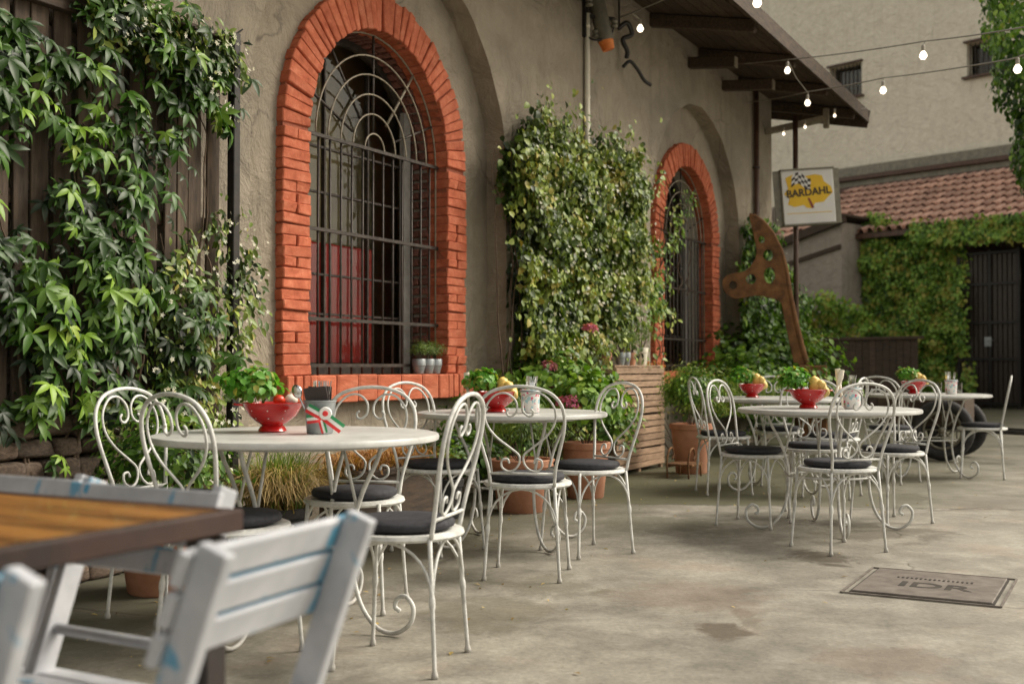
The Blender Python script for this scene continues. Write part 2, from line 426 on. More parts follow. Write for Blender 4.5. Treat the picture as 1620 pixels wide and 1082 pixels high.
def white_iron():
    m, nt, b = newmat('white_enamelled_iron'); v = coord(nt); oi = nt.nodes.new('ShaderNodeObjectInfo')
    vv = nt.nodes.new('ShaderNodeVectorMath'); vv.operation = 'MULTIPLY_ADD'
    nt.links.new(oi.outputs['Random'], vv.inputs[0]); vv.inputs[1].default_value = (30, 30, 30); nt.links.new(v, vv.inputs[2]); v = vv.outputs[0]
    c = ramp(nt, nz(nt, 20, 6, .65, v), [(.32, (.42, .42, .40)), (.55, (.66, .66, .63))])
    g_ = ramp(nt, nz(nt, 7, 5, .6, v), [(.5, (0, 0, 0)), (.68, (1, 1, 1))]); c = mx(nt, mth(nt, 'MULTIPLY', g_, .4), c, (.36, .35, .31))
    rs_ = ramp(nt, nz(nt, 38, 6, .75, v, .5), [(.655, (0, 0, 0)), (.70, (1, 1, 1))]); c = mx(nt, mth(nt, 'MULTIPLY', rs_, .8), c, (.15, .075, .035))
    sp = nt.nodes.new('ShaderNodeSeparateXYZ'); nt.links.new(coord(nt), sp.inputs[0])
    ft_ = mth(nt, 'SUBTRACT', 1, mth(nt, 'DIVIDE', sp.outputs[2], .09), clamp=True); c = mx(nt, mth(nt, 'MULTIPLY', ft_, .5), c, (.20, .16, .12))
    nt.links.new(c, b.inputs['Base Color']); b.inputs['Roughness'].default_value = .5
    nt.links.new(bump(nt, nz(nt, 70, 6, .7, v), .45, .003), b.inputs['Normal']); return m
M['white'] = white_iron()
M['marble'] = simple('pale_stone_top', (0.42, 0.42, 0.40), (0.58, 0.58, 0.555), 7, 0.34, 0, 0.08, 40, 0.002)
M['pad'] = simple('black_seat_fabric', (0.014, 0.014, 0.018), (0.034, 0.034, 0.042), 40, 0.8, 0, 0.4, 300, 0.001)
M['redenamel'] = simple('red_enamel', (0.40, 0.006, 0.006), (0.50, 0.011, 0.010), 6, 0.22, 0, 0.05, 10, 0.002, 0, None, 0.3, 0.7, 0.5)
M['rust'] = simple('rusted_steel', (0.10, 0.045, 0.018), (0.27, 0.13, 0.05), 7, 0.85, 0.2, 0.6, 45, 0.004)
M['rubber'] = simple('black_rubber', (0.014, 0.013, 0.013), (0.035, 0.032, 0.03), 30, 0.75, 0, 0.3)
M['stone'] = simple('rubble_stone', (0.075, 0.052, 0.038), (0.20, 0.145, 0.105), 9, 0.9, 0, 0.8, 30, 0.01, 0.35)
M['tile'] = simple('clay_roof_tile', (0.33, 0.16, 0.11), (0.62, 0.40, 0.31), 3.5, 0.85, 0, 0.4, 40, 0.004, 0.3)
M['cream'] = simple('cream_pipe', (0.76, 0.70, 0.56), (0.84, 0.79, 0.66), 5, 0.45, 0, 0.05)
M['brownpipe'] = simple('brown_downpipe', (0.055, 0.025, 0.015), (0.10, 0.05, 0.03), 9, 0.5, 0, 0.1)
M['greypipe'] = simple('grey_metal_flue', (0.14, 0.13, 0.10), (0.24, 0.22, 0.17), 8, 0.5, 0.4, 0.2)
M['orangecap'] = simple('orange_rust_end', (0.55, 0.13, 0.02), (0.7, 0.22, 0.05), 12, 0.7, 0, 0.2)
M['basil'] = leafmat('basil_leaf', (0.035, 0.12, 0.012), (0.075, 0.24, 0.022), (0.16, 0.36, 0.05), 0.3, 0.4)
M['creeper'] = leafmat('creeper_leaf', (0.008, 0.022, 0.004), (0.050, 0.125, 0.010), (0.24, 0.38, 0.04), 0.18, 0.38)  # darkest tints of these climber leaves also carry the shade of the gaps
M['jasmine'] = leafmat('jasmine_leaf', (0.008, 0.020, 0.004), (0.082, 0.135, 0.016), (0.31, 0.38, 0.075), 0.15, 0.38)
M['ivy'] = leafmat('ivy_leaf', (0.010, 0.028, 0.005), (0.080, 0.175, 0.018), (0.29, 0.44, 0.07), 0.2, 0.42)
M['hedge'] = leafmat('hedge_leaf', (0.014, 0.042, 0.006), (0.098, 0.21, 0.022), (0.30, 0.45, 0.07), 0.22, 0.45)
M['herb'] = leafmat('herb_leaf', (0.045, 0.085, 0.015), (0.12, 0.19, 0.032), (0.28, 0.34, 0.08), 0.3, 0.5)
M['straw'] = leafmat('straw_blade', (0.13, 0.085, 0.035), (0.33, 0.225, 0.095), (0.55, 0.42, 0.20), 0.25, 0.6)
M['rustfern'] = leafmat('dried_fern', (0.12, 0.05, 0.015), (0.34, 0.16, 0.05), (0.50, 0.30, 0.12), 0.25, 0.6)
M['petal'] = leafmat('white_petal', (0.52, 0.50, 0.38), (0.68, 0.66, 0.55), (0.80, 0.78, 0.70), 0.3, 0.6)
M['pinkpetal'] = leafmat('pink_petal', (0.32, 0.05, 0.12), (0.48, 0.10, 0.20), (0.62, 0.22, 0.30), 0.3, 0.6)
M['orangepetal'] = leafmat('orange_petal', (0.42, 0.10, 0.03), (0.55, 0.17, 0.06), (0.62, 0.27, 0.12), 0.3, 0.6)
M['stem'] = simple('woody_stem', (0.05, 0.032, 0.02), (0.12, 0.08, 0.05), 20, 0.9, 0, 0.4)
M['bulb'] = emis('warm_bulb_glow', (1.0, 0.86, 0.66), 1.6)
M['socket'] = simple('pale_bulb_socket', (0.30, 0.27, 0.22), None, 8, 0.5, 0, 0)
M['wire'] = simple('grey_light_cable', (0.22, 0.20, 0.17), (0.32, 0.29, 0.25), 8, 0.6, 0, 0)

# ------------------------------------------------------------------ frames of reference
WO = (-4.0306, 2.2168)                       # foot of the perpendicular from the viewpoint to the long wall
WU = (0.48192, 0.87622); WN = (0.87622, -0.48192)
WROT = math.atan2(WU[1], WU[0])
def BW(t, e, z=0):                           # along the wall, out from the wall, up
    return (WO[0] + WU[0] * t + WN[0] * e, WO[1] + WU[1] * t + WN[1] * e, z)
FO = (10.9, 26.9); FROT = math.atan2(-0.742, 0.67)
def FW(t, e, z=0):
    c, s_ = math.cos(FROT), math.sin(FROT)
    return (FO[0] + c * t + s_ * e, FO[1] + s_ * t - c * e, z)

# ------------------------------------------------------------------ ground
g = MB(); N = 1
g.add([(-150, -150, 0), (150, -150, 0), (150, 150, 0), (-150, 150, 0)], [(0, 1, 2, 3)])
tag(g.build('ground', M['floor']), kind='structure')

# ------------------------------------------------------------------ main building
bld = empty('cafe_building', BW(0, 0), WROT)
tag(bld, 'long brown grey rendered building with orange brick arched windows and dark overhanging eaves', 'building')
TC = (6.44, 12.52); SPR = 2.49; RW = 0.81; RA = 1.5; PY = -0.18; SILL = 0.94
def arch_pts(tc, r, z0, n=40, jit=0.0, seed=0):
    """from right foot up, over, down to left foot"""
    out = [(tc + r + (noise.noise(Vector((seed, z, 3))) * jit), z) for z in np.linspace(z0, SPR, 14)[:-1]]
    for i in range(n + 1):
        a = math.pi * i / n
        rr = r + noise.noise(Vector((seed, i * 0.35, 9))) * jit
        out.append((tc + math.cos(a) * rr, SPR + math.sin(a) * rr))
    out += [(tc - r + noise.noise(Vector((seed, z, 5))) * jit, z) for z in np.linspace(SPR, z0, 14)[1:]]
    return out
TOPZ = 4.78
ap = [arch_pts(tc, RA, 0.0, 44, 0.03, i * 11.3) for i, tc in enumerate(TC)]
pier = MB()
outline = [(-4, 0)] + ap[0][::-1] + ap[1][::-1] + [(15.5, 0), (15.5, TOPZ), (-4, TOPZ)]
pier.poly(outline, (), lambda x, z: (x, PY, z))
for a in ap:
    b0 = len(pier.v)
    pier.add([(x, PY, z) for x, z in a] + [(x + noise.noise(Vector((x, z, 2))) * .01, 0.0, z) for x, z in a],
             [(i, i + 1, len(a) + i + 1, len(a) + i) for i in range(len(a) - 1)])
pier.add([(15.5, PY, 0), (15.5, 9, 0), (15.5, 9, 6.4), (15.5, 4.5, 6.6), (15.5, PY, TOPZ)], [(0, 1, 2, 3, 4)])
pier.add([(-4, PY, 0), (-4, 9, 0), (-4, 9, 5), (-4, PY, TOPZ)], [(3, 2, 1, 0)])
pier.add([(-4, 9, 0), (15.5, 9, 0), (15.5, 9, 6), (-4, 9, 6)], [(3, 2, 1, 0)])
pier.build('wall', M['stucco'], bld)
def wopen(tc, r=RW, z0=SILL, n=24):
    return [(tc + r, z0)] + [(tc + math.cos(math.pi * i / n) * r, SPR + math.sin(math.pi * i / n) * r) for i in range(n + 1)] + [(tc - r, z0)]
for tc in TC:
    rec = MB()
    oa = arch_pts(tc, RA + 0.06, 0, 30)
    rec.poly(oa, [wopen(tc, RW + 0.04, SILL - 0.04)], lambda x, z: (x, -0.002, z))
    rec.build('recessed_wall', M['stucco'], bld)

# brick prototypes
def brick_mesh(name, sx, sy, sz, mat, wedge=1.0, bev=0.006, jit=0.004):
    m = MB(); m.box((0, 0, 0), (sx, sy, sz), jit=jit)
    if wedge != 1.0:
        m.v = [(x, y, z * (wedge if x > 0 else 1.0)) for x, y, z in m.v]
    return m.mesh(name, mat, False, bev)
vous = [brick_mesh('brick', 0.255, 0.18, 0.0575, M['orange'], 1.29, .006, .007) for _ in range(5)]
jamb = [brick_mesh('brick', 0.26, 0.18, 0.061, M['orange'], 1, .006, .007) for _ in range(6)]
jhalf = [brick_mesh('brick', 0.127, 0.18, 0.061, M['orange'], 1, .006, .007) for _ in range(4)]
sillb = [brick_mesh('brick', 0.066, 0.22, 0.175, M['orange'], 1.0, 0.006, 0.003) for _ in range(4)]
revb = [brick_mesh('brick', 0.05, 0.125, 0.052, M['oldbrick'], 1.0, 0.005, 0.005) for _ in range(4)]
revv = [brick_mesh('brick', 0.05, 0.125, 0.058, M['oldbrick'], 1.0, 0.005, 0.005) for _ in range(3)]

def tubeobj(name, pts, r, mat, parent, seg=6):
    m = MB(); m.tube(pts, r, seg); return m.build(name, mat, parent, smooth=True)

def arched_window(tc, full):
    w = empty('arched_window', (tc, 0, 0), 0, bld)
    J = lambda a: rnd.uniform(-a, a)
    # painted mortar bed behind the bricks, a little recessed
    bedm = MB()
    o1 = [(x - tc, z) for x, z in wopen(tc, RW + 0.25, SILL - 0.17)]
    i1 = [(x - tc, z) for x, z in wopen(tc, RW + 0.008, SILL - 0.01)]
    bedm.poly(o1, [i1], lambda x, z: (x, -0.045, z))
    for lp, y1 in ((o1, 0.0), (i1, 0.13)):
        n = len(lp)
        bedm.add([(x, -0.045, z) for x, z in lp] + [(x, y1, z) for x, z in lp], [(i, (i + 1) % n, n + (i + 1) % n, n + i) for i in range(n)])
    bedm.build('mortar_bed', M['bed'], w)
    n = 41
    for i in range(n):
        a = math.pi * (i + 0.5) / n
        r = RW + 0.13 + J(0.006)
        place('brick', rnd.choice(vous), w, (math.cos(a) * r, 0.025 + J(0.007), SPR + math.sin(a) * r), (J(.02), -a + J(0.012), J(0.02)), (1 + J(.02), 1, 1 + J(.04)))
    z = SILL + 0.03; k = 0
    while z < SPR - 0.02:
        for s in (-1, 1):
            if rnd.random() < 0.28:
                for q in (-1, 1):
                    place('brick', rnd.choice(jhalf), w, (s * (RW + 0.132) + q * 0.066 + J(.004), 0.025 + J(.008), z), (J(.02), J(.012), J(.015)))
            else:
                place('brick', rnd.choice(jamb), w, (s * (RW + 0.132) + J(.005), 0.025 + J(0.008), z), (J(.02), J(.012), J(0.015)), (1, 1, 1 + J(.04)))
        z += 0.0665; k += 1
    x = -RW - 0.26
    while x < RW + 0.28:
        k_ = 1.0 if (x < -RW + .02 or x > RW - .12) else rnd.uniform(2.6, 4.6)
        k_ = min(k_, max(1.0, (RW - .05 - x) / .066)) if x < RW - .12 else 1.0
        place('brick', rnd.choice(sillb), w, (x + 0.033 * k_, 0.005 + J(.006), SILL - 0.09 + J(.003)), (J(.01), J(.01), J(.01)), (k_, 1, 1))
        x += 0.066 * k_ + .006
    # thickness of the wall inside the opening
    rv = MB(); i2 = [(x - tc, z) for x, z in wopen(tc, RW + 0.03, SILL - 0.015)]; n2 = len(i2)
    rv.add([(x, 0.115, z) for x, z in i2] + [(x, 0.30, z) for x, z in i2], [(i, (i + 1) % n2, n2 + (i + 1) % n2, n2 + i) for i in range(n2)])
    rv.build('reveal', M['mortar'], w)
    if full:
        for d in (0.155, 0.24):
            z = SILL + 0.04
            while z < SPR - 0.02:
                place('brick', rnd.choice(revb), w, (RW + 0.018 + J(.004), d + J(.004), z), (J(.03), J(.03), J(.04)), (1, .62, 1))
                z += 0.073
            for i in range(26):
                a = 0.04 + 0.088 * i
                place('brick', rnd.choice(revv), w, (math.cos(a) * (RW + .018), d + J(.004), SPR + math.sin(a) * (RW + .018)), (J(.03), -a, J(.04)), (1, .62, 1))
    # outer grille
    for z in (SILL + 0.06, 1.30, 1.88, SPR):
        b = MB(); b.bar((-RW, 0.03, z), (RW, 0.03, z), 0.016, 0.022); b.build('crossbar', M['iron'], w)
    b = MB(); b.tube([(RW - .006, 0.045, z) for z in (SILL, SPR)] + [(math.cos(a) * (RW - .006), 0.045, SPR + math.sin(a) * (RW - .006)) for a in np.linspace(0.05, math.pi, 30)] + [(-RW + .006, 0.045, SILL)], 0.007, 6)
    b.build('grille_edge', M['palebar'], w, smooth=True)
    nb = 13
    for i in range(nb):
        xx = -RW + (i + 0.75) * (2 * RW) / (nb + 0.5)
        tubeobj('bar', [(xx, 0.045, SILL - 0.005), (xx + J(.004), 0.045, 1.6), (xx, 0.045, SPR)], 0.0085, M['iron'], w)
    for i, r in enumerate((0.115, 0.25, 0.385, 0.52, 0.65)):
        tubeobj('arc_bar', [(math.cos(a) * r, 0.03, SPR + math.sin(a) * r) for a in np.linspace(0, math.pi, 28)], 0.0065, M['palebar'], w)
    for dg in (22, 52, 90, 128, 158):
        a = R(dg); r0 = 0.115 if dg == 90 else 0.25
        tubeobj('spoke', [(math.cos(a) * r0, 0.045, SPR + math.sin(a) * r0), (math.cos(a) * (RW - .01), 0.045, SPR + math.sin(a) * (RW - .01))], 0.010, M['palebar'] if dg == 52 else M['iron'], w)
    # glazed sash deeper in the opening
    fr = MB()
    fo = [(x - tc, z) for x, z in wopen(tc, RW + 0.02, SILL)]; fi = [(x - tc, z) for x, z in wopen(tc, RW - 0.055, SILL + 0.07)]
    fr.poly(fo, [fi], lambda x, z: (x, 0.26, z)); nfi = len(fi)
    fr.add([(x, 0.26, z) for x, z in fi] + [(x, 0.30, z) for x, z in fi], [(i, (i + 1) % nfi, nfi + (i + 1) % nfi, nfi + i) for i in range(nfi)])
    for xx in (-0.25, 0.25):
        fr.box((xx, 0.28, (SILL + 3.1) / 2), (0.016, 0.03, 3.1 - SILL))
    for zz in (1.35, 1.62, 2.18, SPR):
        fr.box((0, 0.281, zz), (2 * RW - .1, 0.025, 0.014))
    fr.build('window_frame', M['iron'], w)
    m = MB(); m.box((RW - .12, 0.245, (SILL + 2.9) / 2), (0.085, 0.04, 2.9 - SILL)); m.build('shutter_strip', M['greyframe'], w)
    pn = MB(); pn.poly(fi, (), lambda x, z: (x, 0.287, z)); pn.build('window_pane', M['glass'], w)
    return w
w1 = arched_window(TC[0], True)
w2 = arched_window(TC[1], False)
room = MB()
for tc in TC:
    a, b_, y0, y1, z0, z1 = tc - 1.25, tc + 1.25, 0.315, 0.70, 0.5, 3.6
    room.add([(a, y0, z0), (b_, y0, z0), (b_, y1, z0), (a, y1, z0), (a, y0, z1), (b_, y0, z1), (b_, y1, z1), (a, y1, z1)],
             [(0, 1, 2, 3), (3, 2, 6, 7), (0, 3, 7, 4), (1, 5, 6, 2), (4, 7, 6, 5)])
room.build('interior_room', M['room'], bld)
cu = MB()
for i in range(14):
    x = 6.08 + i * 0.060
    cu.add([(x, 0.40 + 0.03 * (i % 2), 1.02), (x + 0.075, 0.40 + 0.03 * ((i + 1) % 2), 1.02), (x + 0.075, 0.40 + 0.03 * ((i + 1) % 2), 1.86), (x, 0.40 + 0.03 * (i % 2), 1.86)], [(0, 1, 2, 3)])
cu.build('red_curtain', M['redcloth'], bld)

# roof: slope rising into the building from the eaves
rf = MB()
e0, e1, zE, sl_ = 1.36, -4.5, 4.36, 0.20
def rz(y): return zE + (y + e0) * sl_       # local y = -e
ys = (-e0, 4.5)
rf.add([(-4, ys[0], rz(ys[0]) + .10), (16.05, ys[0], rz(ys[0]) + .10), (16.05, ys[1], rz(ys[1]) + .10), (-4, ys[1], rz(ys[1]) + .10),
        (-4, ys[0], rz(ys[0]) + .16), (16.05, ys[0], rz(ys[0]) + .16), (16.05, ys[1], rz(ys[1]) + .16), (-4, ys[1], rz(ys[1]) + .16),
        (-4, 9.5, rz(ys[1]) - .8), (16.05, 9.5, rz(ys[1]) - .8)],
       [(3, 2, 1, 0), (4, 5, 6, 7), (0, 1, 5, 4), (1, 2, 6, 5), (0, 4, 7, 3), (7, 6, 9, 8)])
roof = rf.build('roof', M['darkwood'], bld)
for i in range(9):                           # soffit boards running along the eave
    y = -e0 + 0.005 + i * 0.143
    m = MB(); m.bar((-4, y + 0.075, rz(y + .075) + 0.085), (16.02, y + 0.075, rz(y + .075) + 0.085), 0.134, 0.02, (0, -sl_, 1))
    m.build('soffit_board', M['darkwood'], roof)
raf = MB(); a_, b_ = Vector((0, -e0 + .06, rz(-e0 + .06))), Vector((0, -0.0, rz(0)))
raf.bar(a_, b_, 0.09, 0.13, (0, -sl_, 1)); rafm = raf.mesh('rafter', M['darkwood'], False, 0.008)
for i in range(14):
    place('rafter', rafm, roof, (15.55 - i * 1.5, 0, 0))
m = MB(); m.bar((-4, -e0 - 0.012, zE + .07), (16.08, -e0 - 0.012, zE + .07), 0.024, 0.17); m.build('fascia', M['darkwood'], roof)
m = MB(); m.bar((16.065, -e0 - .02, zE + .03), (16.065, 0.6, rz(.6) + .03), 0.03, 0.24, (0, -sl_, 1)); m.build('verge_board', M['darkwood'], roof)
m = MB(); m.bar((15.2, -0.19, 4.18), (15.3, -0.98, 4.30), 0.08, 0.08); m.build('eaves_strut', M['palebar'], roof)
for (t_, y_) in ((12.2, -.72), (13.4, -.80)):
    m = MB(); m.bar((t_, PY, 4.42), (t_, y_, 4.36), .10, .12); m.build('bracket_beam', M['darkwood'], roof, bevel=.004)
    m = MB(); m.box((t_, y_ - .006, 4.36), (.098, .012, .118)); m.build('beam_end', M['palebar'], roof)
m = MB(); m.box((15.3, -.98, 4.30), (.07, .07, .26)); m.build('hanging_stub', M['palebar'], roof, bevel=.004)

# corner downpipe, cream conduit, flue
dp = empty('downpipe', BW(14.62, 0.23, 0)); tag(dp, 'thin dark brown downpipe at the far corner of the cafe building', 'pipe')
m = MB(); m.tube([(0, 0, 0.02), (0, 0, 4.64)], 0.035, 10); m.build('pipe', M['brownpipe'], dp, smooth=True)
for z in (1.2, 2.4, 3.6):
    m = MB(); m.lathe([(0.036, -.015), (0.046, -.012), (0.046, .012), (0.036, .015)], 12, (0, 0, z)); m.box((-0.04, .02, z), (.06, .02, .02)); m.build('pipe_clip', M['iron'], dp)
cp = empty('conduit', BW(9.41, 0.21, 0)); tag(cp, 'pale cream conduit running down the wall above the jasmine', 'pipe')
m = MB(); m.tube([(0, 0, 0.3), (0, 0, 4.22)], 0.027, 10); m.build('pipe', M['cream'], cp, smooth=True)
for z in (3.45, 4.1):
    m = MB(); m.lathe([(0.022, -.012), (0.030, -.01), (0.030, .01), (0.022, .012)], 12, (0, 0, z)); m.build('pipe_clip', M['cream'], cp)
br = empty('insulator_bracket', BW(9.41, 0.19, 4.10), WROT); tag(br, 'black iron bracket with old insulators at the top of the cream conduit', 'bracket')
m = MB(); m.bar((-.02, 0, -.10), (-.02, 0, .32), .05, .05); m.bar((-.02, 0, .1), (.16, -.22, .08), .03, .03); m.bar((-.02, -.02, .22), (-.16, -.12, .22), .03, .03); m.build('bracket_arm', M['black'], br)
for (x, y, z) in ((.16, -.22, .05), (-.15, -.11, .18), (.06, -.08, -.05)):
    m = MB(); m.lathe([(.012, -.05), (.034, -.045), (.034, -.02), (.022, -.015), (.034, 0), (.034, .02), (.012, .04)], 10, (x, y, z)); m.build('insulator', M['greypipe'], br, smooth=True)
m = MB(); m.tube(spline([(.16, -.22, .06), (.12, -.2, -.08), (.02, -.1, -.13), (-.01, -.03, -.1)]), .009, 6); m.build('loop_cable', M['black'], br)
fl = empty('wall_flue', BW(9.50, 0.22, 4.10), WROT); tag(fl, 'short grey flue angled down from the wall with a rusty orange end', 'flue')
m = MB(); m.tube([(0.0, .0, .55), (0.0, -.04, .25), (0.04, -.12, -.12)], .078, 16); m.build('pipe', M['greypipe'], fl, smooth='auto')
m = MB(); m.tube([(0.038, -.117, -.11), (0.055, -.14, -.20)], [.074, .055], 16); m.build('flue_cap', M['orangecap'], fl, smooth='auto')
hk = empty('iron_hook', BW(10.17, 0.19, 4.14), WROT); tag(hk, 'black crooked iron hook and wire dangling beside the rusty flue', 'hook')
m = MB(); m.tube([(-.05, -.03, .75), (-.05, -.03, .16)], .010, 6); m.build('wire', M['black'], hk)
m = MB(); m.tube(spline([(-.06, -.02, .12), (-.02, -.10, .18), (.05, -.12, .08), (-.03, -.06, .02), (.03, -.08, -.08), (.06, -.06, -.14)]), .024, 7); m.build('bracket', M['black'], hk, smooth=True)
m = MB(); m.tube(spline([(.0, -.05, -.24), (.05, -.10, -.18), (.14, -.14, -.24), (.24, -.17, -.33), (.34, -.20, -.36)]), .018, 7); m.build('hook_arm', M['black'], hk, smooth=True)
for i in range(4): pass

# ------------------------------------------------------------------ leaf machinery
def leaf_t(wide=0.5, fold=0.18, droop=0.15, n=3):
    """leaf along +Y, length 1; normal +Z"""
    v = [(0, 0, 0)]; f = []
    prof = {2: [(0.33, 0.8), (0.68, 0.75)], 3: [(0.22, 0.75), (0.5, 1.0), (0.78, 0.62)], 1: [(0.45, 1.0)]}[n]
    for (y, w) in prof:
        z = -droop * y * y; hw = wide / 2 * w
        v += [(-hw, y, z + fold * hw), (0, y, z), (hw, y, z + fold * hw)]
    v.append((0, 1, -droop)); k = len(v) - 1
    f += [(0, 2, 1), (0, 3, 2)]
    for i in range(len(prof) - 1):
        a = 1 + i * 3; b = a + 3
        f += [(a, a + 1, b + 1, b), (a + 1, a + 2, b + 2, b + 1)]
    a = 1 + (len(prof) - 1) * 3
    f += [(a, a + 1, k), (a + 1, a + 2, k)]
    return np.array(v, float), f
def compound(angles, lens, wide=0.42, fold=.2, droop=.35, n=3):
    V, Fc = [], []
    lv, lf = leaf_t(wide, fold, droop, n); b = 0
    for a, l in zip(angles, lens):
        c, s = math.cos(R(a)), math.sin(R(a)); p = lv * l
        V.append(np.stack([p[:, 0] * c + p[:, 1] * s, -p[:, 0] * s + p[:, 1] * c + 0.05, p[:, 2]], 1))
        Fc += [tuple(i + b for i in f) for f in lf]; b += len(lv)
    return np.concatenate(V), Fc
LT1 = leaf_t(0.5, 0.25, 0.15, 1); LT2 = leaf_t(0.5, 0.25, 0.2, 2); LT3 = leaf_t(0.45, 0.3, 0.3, 3)
BROAD = leaf_t(0.85, 0.25, 0.3, 2); NARROW = leaf_t(0.22, 0.2, 0.2, 2)
PALM = compound([-104, -54, 0, 52, 100], [0.70, 0.92, 1.0, 0.90, 0.72], .34, .3, .4)
STAR = compound([0, 72, 144, 216, 288], [0.5] * 5, 0.5, 0.1, -0.1, 1)

def fast_mesh(name, V, faces_t, nv, N, mats, tint=None):
    """N copies of a template with faces_t already laid out in V (N*nv,3)"""
    me = bpy.data.meshes.new(name)
    lt = np.array([i for f in faces_t for i in f], np.int32); ls = np.array([len(f) for f in faces_t], np.int32)
    loops = (lt[None, :] + (np.arange(N, dtype=np.int32) * nv)[:, None]).ravel()
    sizes = np.tile(ls, N); starts = np.concatenate([[0], np.cumsum(sizes)[:-1]]).astype(np.int32)
    me.vertices.add(len(V)); me.vertices.foreach_set('co', V.astype(np.float32).ravel())
    me.loops.add(len(loops)); me.loops.foreach_set('vertex_index', loops)
    me.polygons.add(len(sizes)); me.polygons.foreach_set('loop_start', starts)
    me.polygons.foreach_set('use_smooth', np.ones(len(sizes), bool))
    me.materials.append(mats)
    if tint is not None:
        at = me.attributes.new('tint', 'FLOAT', 'POINT'); at.data.foreach_set('value', np.repeat(tint, nv).astype(np.float32))
    me.update(calc_edges=True)
    return me

def norm(a): return a / np.maximum(np.linalg.norm(a, axis=-1, keepdims=True), 1e-9)
def leaf_mesh(name, tmpl, P, Nr, Tip, size, tint, mat):
    V, F_ = tmpl; P = np.asarray(P, float); N = len(P)
    z = norm(np.asarray(Nr, float)); y = np.asarray(Tip, float); y = norm(y - z * (y * z).sum(1, keepdims=True)); x = np.cross(y, z)
    size = np.asarray(size, float).reshape(-1, 1, 1)
    L = V[None] * size
    W = P[:, None] + L[..., :1] * x[:, None] + L[..., 1:2] * y[:, None] + L[..., 2:3] * z[:, None]
    return fast_mesh(name, W.reshape(-1, 3), F_, len(V), N, mat, np.clip(tint, 0, 1))

def vnoise(P, s, off=0.0):
    return np.array([noise.noise(Vector((p[0] * s + off, p[1] * s, p[2] * s))) for p in P])

def in_poly(x, y, poly):
    ins = np.zeros(len(x), bool); n = len(poly)
    for i in range(n):
        x1, y1 = poly[i]; x2, y2 = poly[(i + 1) % n]
        c = ((y1 > y) != (y2 > y)) & (x < (x2 - x1) * (y - y1) / ((y2 - y1) + 1e-12) + x1)
        ins ^= c
    return ins

def climber_points(poly, N, e0, e1, gap=-1.0, gs=2.0, seed=0, edge=0.10):
    """points in wall coordinates (t, -e, z) inside a polygon, thickness and gaps driven by noise"""
    r = np.random.default_rng(seed); xs = [p[0] for p in poly]; zs = [p[1] for p in poly]
    out = []
    tot = 0
    while tot < N:
        k = N * 2
        x = r.uniform(min(xs) - edge, max(xs) + edge, k); z = r.uniform(min(zs) - edge, max(zs) + edge, k)
        jx = x + r.normal(0, edge * .6, k); jz = z + r.normal(0, edge * .6, k)
        ok = in_poly(jx, jz, poly)
        x, z = x[ok], z[ok]
        nn = np.array([noise.noise(Vector((a * gs + seed, b * gs, 1.3))) + .5 * noise.noise(Vector((a * gs * 2.7, b * gs * 2.7, seed + 4.1))) for a, b in zip(x, z)])
        ok = nn > gap
        x, z, nn = x[ok], z[ok], nn[ok]
        dep = e0 + (e1 - e0) * np.clip(0.45 + 0.6 * nn, 0.08, 1.2) * r.uniform(0.15, 1, len(x)) ** 0.6
        out.append(np.stack([x, -dep, z], 1)); tot += len(x)
    return np.concatenate(out)[:N], r

def wall_leaves(name, parent, tmpl, poly, N, e0, e1, size, mat, gap=-1, gs=2.0, seed=0, droop=0.9, up=0.45, tb=0.5, tv=0.22, edge=0.1, kind='stuff', out=-1.0):
    P, r = climber_points(poly, N, e0, e1, gap, gs, seed, edge)
    N = len(P)
    nr = np.stack([r.normal(0, .55, N), out + r.normal(0, .4, N), up + r.normal(0, .5, N)], 1)
    tip = np.stack([r.normal(0, .7, N), r.normal(-.35, .35, N), -droop + r.normal(0, .5, N)], 1)
    cl = vnoise(P, 3.1, seed + 7)
    tint = tb + cl * 0.5 + r.normal(0, tv, N)
    sz = r.uniform(size * 0.65, size * 1.25, N)
    me = leaf_mesh(name, tmpl, P, nr, tip, sz, tint, mat)
    o = place(name, me, parent, kind=kind)
    return o

def wall_stems(parent, poly, N, e, seed, r0=0.006, z0=None):
    rr = random.Random(seed); m = MB()
    xs = [p[0] for p in poly]; zs = [p[1] for p in poly]
    for i in range(N):
        x = rr.uniform(min(xs), max(xs)); z = min(zs) if z0 is None else z0; pts = []
        n = rr.randint(8, 16); st = (max(zs) - z) / 14
        for k in range(n):
            pts.append((x, -e - rr.uniform(0, .04), z)); x += rr.gauss(0, .03); z += st * rr.uniform(.6, 1.2)
        m.tube(spline(pts, 3), [r0 * 1.4, r0 * .4], 5)
    return m.build('stems', M['stem'], parent, smooth=True, kind='stuff')

def bush_points(N, rx, ry, rz_, seed, shell=0.55, noise_amp=0.3, flat=0.0):
    r = np.random.default_rng(seed); d = norm(r.normal(0, 1, (N, 3))); d[:, 2] = np.where(d[:, 2] < -.5 + flat, -d[:, 2], d[:, 2])
    rad = 1 + noise_amp * 1.6 * vnoise(d * 1.0, 1.8, seed) + r.normal(0, .07, N)
    q = shell + (1 - shell) * r.uniform(0, 1, N) ** .7
    P = d * (rad * q)[:, None] * np.array([rx, ry, rz_])
    return P, d, r

